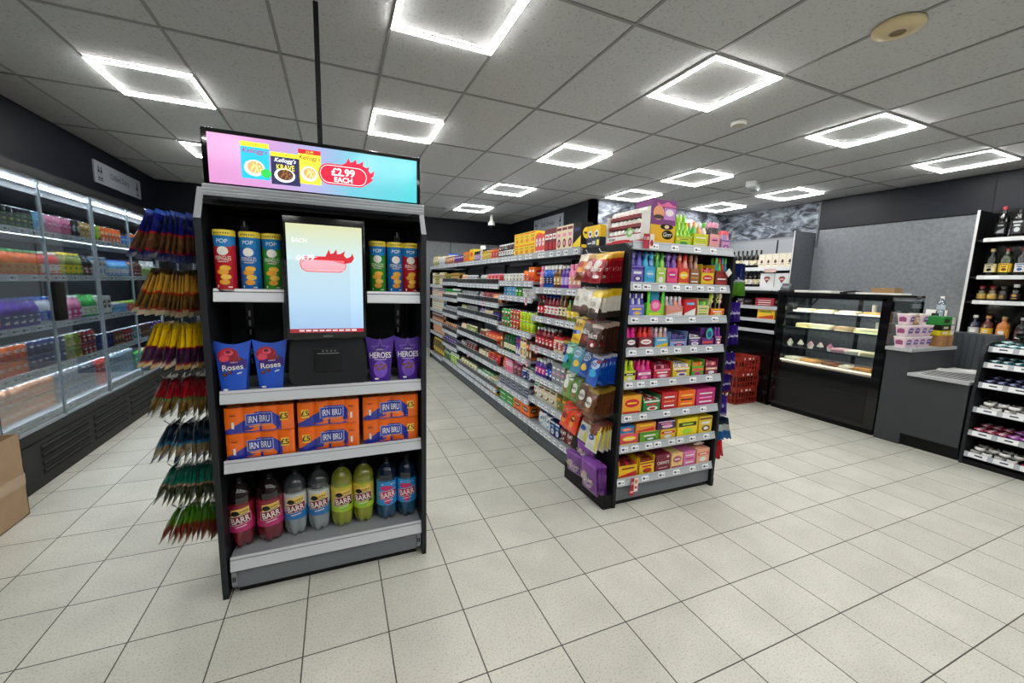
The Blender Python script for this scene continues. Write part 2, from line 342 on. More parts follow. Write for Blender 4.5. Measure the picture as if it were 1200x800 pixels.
# ------------------------------------------------------------------ product builders (front faces -y, base at z = 0, centred on x)
def prints(mb, S, w, h, z0, c, kind, r):
    """a plain printed front: panels, discs, bars and stripes in the pack's own colours"""
    a, b, d = [M(x, rough=.45) for x in c]
    n = 5 if kind else 1; W = w*.9
    st = r.randint(0, 4)
    if st == 0: mb.rect(S, -W/2, W/2, z0+h*.55, z0+h*.78, b, n=n); mb.rect(S, -W*.3, W*.3, z0+h*.62, z0+h*.71, d, h=.0012, n=n); mb.ell(S, 0, z0+h*.28, W*.28, h*.17, d, n=8)
    elif st == 1: mb.ell(S, 0, z0+h*.6, W*.42, h*.22, b, n=10); mb.rect(S, -W*.28, W*.28, z0+h*.56, z0+h*.64, d, h=.0014, n=n); mb.rect(S, -W/2, W/2, z0+h*.04, z0+h*.16, b, n=n)
    elif st == 2: mb.col(S, -W/2, W/2, lambda u: z0+h*.08, lambda u: z0+h*(.35+.3*u/W), b, n=6); mb.rect(S, -W*.36, W*.36, z0+h*.68, z0+h*.82, d, n=n)
    elif st == 3: mb.rect(S, -W/2, W/2, z0+h*.82, z0+h*.93, b, n=n); mb.rect(S, -W*.34, W*.34, z0+h*.56, z0+h*.70, d, n=n); mb.ell(S, W*.05, z0+h*.3, W*.34, h*.18, b, n=8); mb.ell(S, W*.05, z0+h*.3, W*.2, h*.1, d, h=.0014, n=8)
    else:
        for k in range(3): mb.rect(S, -W*.38, W*.38, z0+h*(.2+.24*k), z0+h*(.28+.24*k), b if k % 2 else d, n=n)
def p_box(w, d, h, c, seed=0):
    def f():
        r = random.Random(repr((w,h,c,seed))); mb = MB(); a = M(c[0], rough=.45)
        mb.box(-w/2, w/2, 0, d, 0, h, a); prints(mb, flat(0), w, h, 0, c, 0, r)
        r2 = random.Random(repr((w,h,c,seed))); mb2 = lambda u, v, hh: (-w/2-hh, d/2-u, v); prints(mb, mb2, d, h, 0, c, 0, r2)
        prints(mb, lambda u, v, hh: (w/2+hh, d/2+u, v), d, h, 0, c, 0, random.Random(3))
        return mb.ob('carton')
    return f
def p_can(r, h, c, seed=0, nm='drink_can'):
    def f():
        mb = MB(); a = M(c[0], rough=.3, metal=.4); sv = M('silver', rough=.25, metal=.9)
        mb.lathe([(r*.8,0),(r,h*.06),(r,h*.9),(r*.84,h*.975),(r*.84,h),(r*.76,h),(r*.74,h-.004),(.002,h-.004)], [sv, a, a, sv, sv, sv, sv], 14)
        prints(mb, cyl(r), r*1.7, h*.84, h*.05, c, 1, random.Random(repr((r,h,c,seed)))); return mb.ob(nm)
    return f
SHAPES = {'pet': [(.80,0),(1,.04),(1,.30),(.93,.36),(1,.44),(1,.66),(.86,.74),(.55,.84),(.36,.90),(.36,.93)],
 'wine': [(.95,0),(1,.01),(1,.60),(.9,.68),(.5,.76),(.38,.80),(.36,.98),(.40,.985),(.40,1.0)],
 'spirit': [(.95,0),(1,.02),(1,.62),(.85,.70),(.42,.77),(.38,.80),(.38,.90)],
 'milk': [(.95,0),(1,.03),(1,.55),(.92,.68),(.55,.84),(.50,.92)],
 'squat': [(.9,0),(1,.04),(1,.66),(.8,.74),(.55,.78),(.55,.84)],
 'sauce': [(.85,0),(1,.05),(.92,.40),(1,.62),(.85,.74),(.42,.84),(.40,.90)]}
def p_bot(r, h, shape, c, cap, lab=(.18, .52), sq=None, seed=0, nm='bottle'):
    """c = (contents/body, label, print colour)"""
    def f():
        P = [(a*r, b*h) for a, b in SHAPES[shape]]; body = M(c[0], rough=.15, coat=.5)
        mb = MB(); mb.lathe(P, body, 14, sq=sq); o = mb.ob(nm)
        top = P[-1][1]; rc = P[-1][0]*1.18
        k = MB(); k.lathe([(rc,top-.01*h),(rc,h),(rc*.85,h*1.004)], M(cap, rough=.4), 12); k.ob('cap', o)
        l = MB(); z0, z1 = lab[0]*h, lab[1]*h; rr = r*1.012
        l.lathe([(rr,z0),(rr,z1)], M(c[1], rough=.5), 18, sq=sq)
        if sq: S = flat(-rr*(.5**(1/sq) if False else 1.0))
        else: S = cyl(rr)
        prints(l, S, r*1.4, (z1-z0), z0, (c[1], c[2], c[2] if c[2] != c[1] else 'white'), 1, random.Random(repr((r,h,c,seed)))); l.ob('label', o)
        return o
    return f
def p_jar(r, h, c, lid, seed=0):
    def f():
        mb = MB(); mb.lathe([(r*.92,0),(r,h*.05),(r,h*.78),(r*.86,h*.86)], M(c[0], rough=.15, coat=.5), 14); o = mb.ob('jar')
        k = MB(); k.lathe([(r*.9,h*.84),(r*.92,h),(r*.86,h*1.01)], M(lid, rough=.35, metal=.3), 14); k.ob('lid', o)
        l = MB(); l.lathe([(r*1.01,h*.18),(r*1.01,h*.68)], M(c[1], rough=.5), 16); prints(l, cyl(r*1.012), r*1.5, h*.5, h*.18, (c[1], c[2], 'white'), 1, random.Random(seed)); l.ob('label', o); return o
    return f
def p_tub(r, h, c, lid, seed=0):
    def f():
        mb = MB(); a = M(c[0], rough=.4); mb.lathe([(r*.8,0),(r*.98,h*.9)], a, 14); prints(mb, cyl(r*.93), r*1.3, h*.8, h*.04, c, 1, random.Random(seed)); o = mb.ob('tub')
        k = MB(); k.lathe([(r*1.02,h*.88),(r*1.02,h),(r*.9,h)], M(lid, rough=.35), 14); k.ob('lid', o); return o
    return f
def bag_surface(w, h, t, seed=0, hang=False):
    r = random.Random(seed); ph = [r.uniform(0, 6.28) for _ in range(4)]
    def S(u, v, e):     # v from 0 (bottom) to h (top)
        a = max(0, 1-abs(2*u/w)**2.4)**.6; q = v/h; b_ = max(0, math.sin(PI*min(1, max(0, (q-.05)/.90))))**.55 if .05 < q < .95 else 0
        th = t/2*a*b_*(1+.14*math.sin(9*u/w+ph[0]+9*q)+.12*math.sin(14*q+ph[1]+5*u/w)+.07*math.sin(23*u/w-17*q+ph[2])) + .0012
        return (u*(1-.05*b_), -(th+e), v)
    return S
def bag_mesh(w, h, t, bands, deco=None, seed=0, nx=8, nz=12, z0=0., back=True, rough=.28, name='packet'):
    """bands: [(top fraction measured from the top edge, colour)...]; z0 shifts the bag (z0=-h hangs it from its top)"""
    S = bag_surface(w, h, t, seed); mb = MB()
    vs = sorted(set([i/nz*h for i in range(nz+1)] + [h*(1-q) for q, _ in bands] + [.05*h, .95*h, .0, h])); us = [-w/2 + w*i/nx for i in range(nx+1)]
    ms = [M(c, rough=rough, coat=.4, bump=.45 if nx > 5 else 0.) for _, c in bands]
    def mt(i, j):
        q = 1 - (vs[j]+vs[j+1])/2/h
        for k, (b, _) in enumerate(bands):
            if q <= b: return ms[k]
        return ms[-1]
    mb.grid(lambda u, v: S(u, v, 0), us, vs, mt)
    mb.grid(lambda u, v: (lambda p: (p[0], -p[1], p[2]))(S(u, v, 0)), us[::-1], vs, mt)
    if deco: deco(mb, S, w, h)
    if z0: mb.v = [(x, y, z+z0) for x, y, z in mb.v]
    return mb.ob(name)
def p_bag(w, h, t, bands, deco=None, seed=0, z0=0., nm='packet'):
    return lambda: bag_mesh(w, h, t, bands, deco, seed, z0=z0, name=nm)
def p_pouch(w, h, t, c, seed=0, nm='pouch'):
    def f():
        def deco(mb, S, W, Hh): prints(mb, S, W*.9, Hh*.8, Hh*.08, c, 1, random.Random(repr((c,seed))))
        return bag_mesh(w, h, t, [(.12, c[1]), (1, c[0])], deco, seed, nx=5, nz=6, name=nm)
    return f

# ------------------------------------------------------------------ the display kiosk
PANEL = M('#1f2124', rough=.40)
def tickets(mb, S, x0, x1, z, hh, spots, ww=.062):
    for k, u in enumerate(spots):
        if x0 + ww/2 <= u <= x1 - ww/2:
            mb.rect(S, u-ww/2, u+ww/2, z-hh/2, z+hh/2, TICKET, h=.0008)
            mb.rect(S, u-ww*.36, u-ww*.02, z-hh*.16, z+hh*.2, INK, h=.0014); mb.rect(S, u+ww*.1, u+ww*.38, z-hh*.12, z+hh*.02, INK, h=.0014)
def shelf_part(root, x0, x1, y0, y1, z, th=.05, spots=(), lip=.012, railmat=None, board=None, name='shelf'):
    mb = MB(); mb.box(x0, x1, y0+.006, y1, z-.022, z, board or SHELF); o = mb.ob(name, root)
    r = MB(); r.prism([(y0+.014, z+lip-.004), (y0+.010, z+lip), (y0-.004, z-th+.004), (y0, z-th), (y0+.014, z-th+.012)], x0, x1, railmat or RAIL, 'x')
    def S(u, v, h): k = (v-(z-th))/(th+lip); return (u, y0-.004+.014*k-h, v)
    tickets(r, S, x0, x1, z-th*.42, th*.82, spots); r.ob('price_rail', o); return o
kiosk = empty('display_kiosk', (0, 2.10, 0))
tag(kiosk, 'black free-standing display unit with lit header screen, shelves and monitor, nearest the viewer', 'display stand')
K = lambda: MB()
for s, x0, x1 in ((-1, -.530, -.506), (1, .397, .420)):
    m = K(); m.prism([(0,0), (0,1.74), (.085,1.875), (.40,1.875), (.44,1.80), (.44,0)], x0, x1, PANEL, 'x')
    m.box(x0-.0005, x1+.0005, -.0015, .001, .03, 1.738, M('#2a2c30', rough=.4)); o = m.ob('side_panel', kiosk)
    e = K(); e.add([(x0-.001,-.002,1.738),(x1+.001,-.002,1.738),(x1+.001,.083,1.876),(x0-.001,.083,1.876)], [(0,1,2,3)], M('#8f9297', rough=.35)); e.ob('edge_trim', o)
m = K(); m.box(-.506, .397, .40, .43, .05, 2.12, M('#26282c', rough=.5))
for x in (-.42, .33): m.box(x-.018, x+.018, .388, .401, .1, 1.86, GLOSSBLK); [m.box(x-.004, x+.004, .385, .389, z, z+.03, STEEL) for z in (.3,.45,.8,1.05,1.1,1.2,1.25,1.3,1.55,1.6,1.75)]
m.ob('back_panel', kiosk)
m = K(); m.box(-.495, .39, .03, .38, .03, .12, PLINTH); m.box(-.47, .37, .018, .03, .035, .125, PLINTH); m.box(-.494, -.472, .014, .03, .05, .13, M('#8f9399')); m.box(.372, .392, .014, .03, .05, .13, M('#8f9399'))
for x in (-.488, -.48, .377, .385): m.box(x-.0025, x+.0025, .0125, .0145, .07, .095, BLK)
m.box(-.47, .37, .04, .36, 0, .03, BLK); m.ob('plinth', kiosk)
KR = M('#cfd3d8', rough=.3, metal=.1)
shelf_part(kiosk, -.495, .395, .008, .40, .185, .058, railmat=KR, name='base_shelf')
shelf_part(kiosk, -.492, .395, .012, .40, .660, .048, railmat=KR)
shelf_part(kiosk, -.490, .395, .012, .40, .985, .048, railmat=KR)
shelf_part(kiosk, -.490, -.222, .03, .34, 1.438, .046, railmat=KR, board=BLK)
shelf_part(kiosk, .138, .395, .03, .34, 1.438, .046, railmat=KR, board=BLK)
# header box, tray and screen
m = K(); m.rbox(-.487, .392, .0, .06, 1.862, 2.098, GLOSSBLK, .004); h = m.ob('header_screen', kiosk)
W0, W1, Z0, Z1 = -.466, .374, 1.884, 2.080
scr = screen_mat('header_screen_picture', [(0,'#f0a2dc'),(.22,'#e9a9e6'),(.5,'#b9c4f2'),(.66,'#7ad7ea'),(1,'#55dfe6')], 0, 1/(W1-W0), -W0/(W1-W0), 1.0)
m = K(); m.add([(W0,-.0015,Z0),(W1,-.0015,Z0),(W1,-.0015,Z1),(W0,-.0015,Z1)], [(0,1,2,3)], scr)
S = flat(-.002)
def cereal(m, x0, x1, z0, z1, top, body, txtc, word=None, wordc='#f2e23a'):
    cx = (x0+x1)/2; hh = z1-z0; ww = x1-x0
    m.rect(S, x0, x1, z0, z1, E_(body)); m.rect(S, x0, x1, z1-hh*.13, z1, E_(top), h=.001); m.text(S, '£3.49', cx, z1-hh*.065, hh*.07, E_('#a01020' if top != '#c81a28' else '#ffe23c'), h=.0015)
    m.text(S, "Kellogg's", cx, z1-hh*.25, hh*.17, E_(txtc), h=.0016, maxw=ww*.96, bold=.03, shear=.3)
    m.ell(S, cx-.004, z0+hh*.3, ww*.36, hh*.22, E_('#ffffff'), h=.001); m.ell(S, cx-.002, z0+hh*.32, ww*.28, hh*.17, E_('#caa061' if not word else '#4a2c1e'), h=.0013)
    r = random.Random(4)
    for k in range(16): a = r.uniform(0, 6.3); q = r.random()**.5; m.ell(S, cx+ww*.24*q*math.cos(a), z0+hh*.32+hh*.13*q*math.sin(a), ww*.035, hh*.03, E_('#e9cf94' if not word else '#8a5a34'), h=.0016, n=5)
    if word: m.text(S, word, cx, z0+hh*.55, hh*.17, E_(wordc), h=.002, maxw=ww*.62, bold=.04)
cereal(m, -.352, -.248, 1.915, 2.062, '#dcec2e', '#1fb0d8', '#a01c5a')
m.ell(S, -.262, 1.942, .02, .018, E_('#2fc04a'), h=.0017)
cereal(m, -.243, -.133, 1.903, 2.035, '#dcec2e', '#22254e', '#f4f4ff', 'KRAVE')
cereal(m, -.137, -.048, 1.918, 2.062, '#c81a28', '#eadf3a', '#701020')
# the flame shaped price badge
RB = E_('#cf1238'); WB = E_('#ffffff')
def badge(m, cx, cz, L, R_, S, red, white, t1, t2, flames=True):
    n = 14
    def pill(L, R_, mat, h): m.col(S, cx-L, cx+L, lambda u: cz - (math.sqrt(max(0,R_*R_-(abs(u-cx)-(L-R_))**2)) if abs(u-cx) > L-R_ else R_), lambda u: cz + (math.sqrt(max(0,R_*R_-(abs(u-cx)-(L-R_))**2)) if abs(u-cx) > L-R_ else R_), mat, h, 36)
    if flames:
        m.add([S(cx+L*a, cz+R_*b, .0009) for a, b in ((-.15,.9),(.1,1.25),(.22,1.75),(.27,1.35),(.40,1.42),(.50,1.7),(.54,1.3),(.66,1.35),(.80,1.62),(.80,1.15),(.92,1.0),(1.06,1.15),(1.02,.75),(1.12,.5),(1.27,.85),(1.22,.25),(1.12,.05),(1.22,-.05),(1.1,-.35),(.9,-.7),(.4,-.2),(-.1,.3))], [tuple(range(22))], red)
    pill(L, R_, red, .0012); pill(L*.945, R_*.86, white, .0015); pill(L*.925, R_*.81, red, .0018)
    if t1: m.text(S, t1, cx-L*.02, cz+R_*.26, R_*.74, white, h=.0022, bold=.07)
    if t2: m.text(S, t2, cx-L*.02, cz-R_*.46, R_*.50, white, h=.0022, bold=.07)
badge(m, .045, 1.972, .105, .045, S, RB, WB, '£2.99', 'EACH')
m.ob('lit_picture', h)
m = K(); m.prism([(-.045,1.825),(-.045,1.866),(-.035,1.872),(.10,1.872),(.10,1.860),(-.03,1.855),(-.036,1.825)], -.484, .401, M('#9a9ea4', rough=.3, metal=.4), 'x')
for z in (1.838, 1.85): m.box(-.484, .401, -.047, -.044, z, z+.003, M('#c4c8cd', rough=.3, metal=.4))
m.ob('header_tray', kiosk)
m = K(); m.box(-.07, -.045, .42, .445, .05, 2.9-.001, BLK); m.ob('pole', kiosk)
m = K(); m.box(-.5, .39, .02, .40, 1.80, 1.82, BLK); m.ob('canopy', kiosk)
# portrait monitor and printer box on the roses shelf
t = empty('touch_monitor', (-.042, 2.10, 1.225)); m = MB(); m.rbox(-.172, .172, .0, .045, -.0, .555, GLOSSBLK, .006); m.box(-.05,.05,.045,.38,.15,.25,BLK); m.ob('housing', t)
sc2 = screen_mat('monitor_picture', [(0,'#a3c6ec'),(.35,'#bfe0f6'),(.7,'#cce6ea'),(1,'#d9dcae')], 2, 1/.5, -.02/.5, 1.12)
m = MB(); A0, A1 = -.158, .158; m.add([(A0,-.0015,.03),(A1,-.0015,.03),(A1,-.0015,.52),(A0,-.0015,.52)], [(0,1,2,3)], sc2)
S = flat(-.002); badge(m, -.01, .345, .098, .036, S, E_('#d0606e', .9), E_('#f6e6e4', .95), None, None, flames=False)
m.add([S(x*.098-.01, .345+z*.036, .0022) for x, z in ((-.7,.45),(-.2,.9),(.1,1.0),(.25,1.9),(.32,1.35),(.45,1.45),(.58,2.0),(.6,1.35),(.75,1.4),(.95,1.8),(.9,1.2),(1.02,.9),(1.2,1.1),(1.27,1.55),(1.35,.9),(1.22,.35),(.9,.15),(.4,.45))], [tuple(range(18))], E_('#b5232f', .9))
m.add([S(x*.098-.01, .345+z*.036, .0022) for x, z in ((-.86,.3),(-.5,.55),(.9,.5),(.9,-.8),(-.8,-.8),(-.93,-.2))], [tuple(range(6))], E_('#eda3ae', .95))
m.text(S, '£4.79', -.085, .372, .024, E_('#ffffff', 1.1), h=.003, shear=.2); m.text(S, 'EACH', -.105, .447, .017, E_('#eef6ea', .95), h=.003, bold=.0)
m.rect(S, A0, A1, .03, .048, E_('#9a2636', .8), h=.001)
for k in range(9): m.rect(S, -.12+k*.028, -.12+k*.028+.021, .036, .043, E_('#e8d8dc', .9), h=.0016)
m.text(S, 'SAMSUNG' if False else ' . ', 0, .012, .003, M('#6a6d72'), h=.002) if False else None
m.rect(S, -.02, .02, .010, .015, M('#8a8d92')); m.ob('lit_picture', t)
tag(t, 'portrait touch monitor with pale blue picture and pink price badge, standing on the printer box', 'monitor')
m = MB(); m.box(-.165, .12, 0, .004, 0, .36, glass('#ffffff', .035)); o = m.ob('acrylic_sheet'); o.location = (-.060, 2.085, 1.225); o.rotation_euler = (-.02, 0, 0)
tag(o, 'clear acrylic sheet leaning against the lower part of the portrait monitor', 'plastic sheet')
t = empty('receipt_printer', (-.042, 2.12, .9855)); m = MB()
pr = [(-.17,.04),(-.172,.10),(-.165,.20),(-.15,.236),(.15,.236),(.165,.20),(.172,.10),(.17,.04),(.15,.012),(-.15,.012)]
m.prism(pr, 0, .26, M('#26282b', rough=.4), 'y'); m.box(-.155,.155,.01,.25,0,.03,GLOSSBLK); m.ob('body', t)
m = MB(); m.rbox(-.065,.06,-.006,.004,.075,.19, M('#1e2022', rough=.35), .003); m.box(-.05,.045,-.008,-.005,.165,.168, M('#8a8d90')); [m.box(-.03+.018*k,-.03+.018*k+.008,-.0075,-.006,.175,.182, M('#6a6d70')) for k in range(4)]; m.ob('paper_door', t)
tag(t, 'dark grey rounded receipt printer box between the blue and the purple chocolate cartons', 'printer')

# ------------------------------------------------------------------ crisp tubes
def tube_crisps(c):
    def f():
        r, h = .0405, .262; body = M(c, rough=.3, coat=.3); BL = M('#1c7fc4', rough=.3, coat=.3)
        m = MB(); m.lathe([(r*.97,0),(r*.97,.006),(r,.008),(r,.198),(r,.234),(r*1.0,.240)], [STEEL, STEEL, body, BL, BL], 28)
        S = cyl(r)
        m.col(S, -.036, .036, lambda u: .188+ .10*abs(u), lambda u: .2, BL, h=.0005, n=10)
        m.ell(S, 0, .172, .021, .0185, M('#f4f1ea'), n=12)
        m.text(S, 'PRINGLES', 0, .142, .0185, M('#f2ece2'), h=.0014, maxw=.060, bold=.02); 
        m.text(S, 'POP', 0, .214, .017, M('#dfe9f2'), h=.0011, bold=.05)
        m.rect(S, -.019, .019, .125, .129, M('#e8c8c4'), n=4)
        for k, (cx, cz, a) in enumerate(((.006,.10,.021),(-.004,.083,.022),(.008,.062,.020),(.002,.04,.019))): m.ell(S, cx, cz, a, .0115, M(('#f0b83c','#eda62e','#f4c552','#e9a030')[k]), h=.0008+.0003*k, n=10)
        m.rect(S, -.028, -.021, .016, .026, M('#e8e8e8')); m.rect(S, .014, .03, .016, .021, M('#e8e8e8'), n=2)
        o = m.ob('crisp_tube'); k = MB(); k.lathe([(r*1.03,.236),(r*1.04,.238),(r*1.04,.258),(r*.98,.262),(r*.94,.258)], [M('#e8d040', rough=.3, alpha=1)]*4, 28)
        for q in range(7): k.rect(cyl(r*1.04), -.03+.0088*q, -.026+.0088*q, .244, .251, M('#3a4a20'), n=1)
        k.ob('lid', o); return o
    return f
for x, y, c, nm, ps in ((-.443,2.165,'#c01424','red','nearest the left panel of the kiosk'),(-.352,2.19,'#1870bf','blue','middle of the three on the left ledge'),(-.268,2.21,'#3b9a2c','green','closest to the monitor, left ledge'),
        (.198,2.24,'#3b9a2c','green','closest to the monitor, right ledge'),(.285,2.24,'#1870bf','blue','middle of the three on the right ledge'),(.362,2.24,'#c01424','red','nearest the right panel of the kiosk')):
    place('tube'+c, tube_crisps(c), (x, y, 1.4385), (rnd.uniform(-.1,.1)), f'tall {nm} crisp tube with yellow lid, {ps}', 'crisp tube', 'crisp tubes on the kiosk ledges')

# ------------------------------------------------------------------ flared chocolate cartons
def flared(kind):
    def f():
        h, wb, wt, d = .235, .047, .072, .034
        def hw(v): return wb + (wt-wb)*(v/h)**1.2
        def top(u): return h*(1 - .085*(1-min(1,abs(u/wt))**2))
        def S(u, v, e): q = v/h; a = max(0, 1-abs(u/hw(max(v,0)))**3); return (u, -(d*(1-q**1.6)*(.7+.3*a)+.003+e), v)
        us = [-1+i/6 for i in range(13)]; ks = [i/10 for i in range(11)]
        c = M('#2456c8' if kind else '#4a2390', rough=.3, coat=.3); m = MB()
        def P(u, k, s): v = top(u*wt)*k; x, y, z = S(u*hw(v), v, 0); return (x, y*s, z)
        m.grid(lambda u, k: P(u, k, 1), us, ks, c, smooth=True); m.grid(lambda u, k: P(u, k, -1), us[::-1], ks, c, smooth=True)
        for s in (-1, 1): m.grid(lambda t_, k: (P(s, k, 1)[0], P(s, k, 1)[1]*t_, P(s, k, 1)[2]), [1, -1] if s > 0 else [-1, 1], ks, c, smooth=False)
        if kind:
            m.ell(S, -.016, .165, .041, .036, M('#a3152c'), h=.001, n=14, nz=4)
            for k, (cx, cz, a, cl) in enumerate(((-.014,.175,.033,'#c41e3a'),(.006,.152,.020,'#8e1024'),(-.03,.155,.020,'#e0455c'),(-.006,.178,.022,'#8a1022'),(-.012,.180,.018,'#e25468'),(-.014,.184,.010,'#7a0c1c'))): m.ell(S, cx, cz, a, a*.72, M(cl), h=.0022+.0009*k, n=12, nz=4)
            m.col(S, -.045, .055, lambda u: .100+.12*(u+.045), lambda u: .135+.10*(u+.045)+.02*math.sin((u+.045)*30), M('#3a1a7a'), h=.003, n=8, nz=3)
            m.text(S, 'Roses', .002, .116, .025, M('white'), h=.0042, bold=.05, rot=.08); m.text(S, 'Cadbury', .008, .137, .008, M('white'), h=.0042, shear=.3, rot=.08)
            for cx, cz in ((-.028,.083),(-.008,.093),(.03,.152)): m.ell(S, cx, cz, .010, .008, M('#5a2a18'), h=.0034, n=8); m.ell(S, cx-.002, cz+.002, .005, .004, M('#8a4a2c'), h=.0038, n=6)
            m.rect(S, .018, .036, .086, .092, M('#d8dcea'), h=.003, rot=.3); m.ell(S, -.028, .016, .010, .005, M('white'), h=.002)
        else:
            for k, cl in enumerate(('#7a4cc0','#39207c')): 
                q = 1-.22*k; m.add([S(.0+a*.05*q, .165+b*.06*q, .0015+.0006*k) for a, b in ((0,1),(.22,.35),(.95,.3),(.4,-.1),(.6,-.9),(0,-.4),(-.6,-.9),(-.4,-.1),(-.95,.3),(-.22,.35))], [tuple(range(10))], M(cl))
            m.text(S, 'HEROES', 0, .137, .030, M('white'), h=.003, maxw=.105, bold=.05); m.text(S, 'Cadbury', 0, .165, .009, M('white'), h=.003, shear=.3); m.rect(S, -.03, .03, .112, .116, M('#cdbbe8'), h=.002, n=2)
            m.ell(S, 0, .065, .034, .045, M('#7d55cc'), h=.001, n=10, nz=3)
            for cx, cz in ((-.022,.082),(0,.088),(.02,.082),(-.01,.066),(.012,.068)): m.rect(S, cx-.009, cx+.009, cz-.006, cz+.006, M('#8a5a3c'), h=.0022, rot=.2)
            m.ell(S, -.02, .016, .011, .005, M('white'), h=.002)
        return m.ob('chocolate_carton')
    return f
for x, y, k, lb in ((-.437,2.160,1,'flared blue chocolate carton with red rose, nearest the left kiosk panel'),(-.293,2.175,1,'flared blue chocolate carton with red rose, beside the printer box'),
                    (.200,2.200,0,'flared purple chocolate carton reading Heroes, beside the printer box'),(.341,2.205,0,'flared purple chocolate carton reading Heroes, nearest the right kiosk panel')):
    place(f'flare{k}', flared(k), (x, y, .9855), (rnd.uniform(-.06,.06)), lb, 'chocolate carton', 'flared chocolate cartons on the kiosk')

# ------------------------------------------------------------------ wrapped can packs
def can_pack(side):
    def f():
        w, d, h, n = .278, .135, .124, 4; OR = M('#f06a12', rough=.25, coat=.4); NB = M('#1f2f9c', rough=.25, coat=.4)
        def lobe(u): q = (u/w+.5)*n; return .010*abs(math.sin(PI*q))**.6
        S = lambda u, v, e: (u, -(lobe(u)+e) + .006*(abs(2*v/h-1)**4), v)
        m = MB(); us = [-w/2+w*i/40 for i in range(41)]; zs = [0,.004,.012,.04,.08,.112,.12,h]
        m.grid(lambda u, v: S(u, v, 0), us, zs, OR); m.grid(lambda u, v: (lambda p: (p[0], d-p[1], p[2]))(S(u, v, 0)), us[::-1], zs, OR)
        m.box(-w/2, w/2, .004, d-.004, .0, h-.004, OR)
        m.grid(lambda u, v: (u, S(u,h,0)[1]*(1-v)+(d-S(u,h,0)[1])*v, h-.004*(.5-.5*math.cos(4*PI*v))+.002*lobe(u)/.010), us, [i/8 for i in range(9)], OR)
        for i in range(4):
            for j in range(2): m.lathe([(.026,0),(.027,.003),(.024,.003),(.022,.001)], M('#e8935a', rough=.25, coat=.5), 12, T=Tr(-w/2+w*(i+.5)/4, .034+.067*j, h-.002))
        cx = .012 if side else -.004
        m.col(S, -w/2+.002, w/2*.62, lambda u: .004, lambda u: max(.0045, min(.085, .02+.55*(u+w/2))) if u < -.02 else max(.0045, .1-.95*max(0,u-cx-.05)), NB, h=.0008, n=40, nz=2)
        m.col(S, cx-.053, cx+.055, lambda u: .040, lambda u: .094, M('#9aa2cc', rough=.25), h=.0012, n=26); m.col(S, cx-.049, cx+.051, lambda u: .043, lambda u: .091, NB, h=.0016, n=26)
        m.col(S, cx-.04, cx+.045, lambda u: .030, lambda u: .037, M('#e0804a'), h=.0016, n=20)
        m.text(S, 'IRN BRU', cx+.001, .067, .032, M('#e8ebf4'), h=.0034, maxw=.086, bold=.03)
        px = -.105 if side else .098
        m.col(S, px-.017, px+.017, lambda u: .05, lambda u: .09, M('#f6d04a'), h=.0016, n=6); m.text(S, '£5', px, .071, .027, M('#20180c'), h=.003, bold=.04)
        q = .102 if side else -.106; m.col(S, q-.005, q+.005, lambda u: .03, lambda u: .06, M('#f0e2da'), h=.0018, n=3); m.col(S, q-.012, q+.012, lambda u: .088, lambda u: .094, M('#8a3a10'), h=.0018, n=4)
        return m.ob('can_multipack')
    return f
for j, zn in ((0,'bottom'),(1,'top')):
    for i, xn in enumerate(('left stack','middle stack','right stack')):
        place(f'pack{i==1}', can_pack(1 if i == 1 else 0), ((-.345,-.052,.246)[i], 2.142+.004*i, .6605+.126*j), rnd.uniform(-.015,.015), f'orange and blue wrapped pack of soft drink cans, {zn} of the {xn}', 'can multipack', 'wrapped can packs on the kiosk')

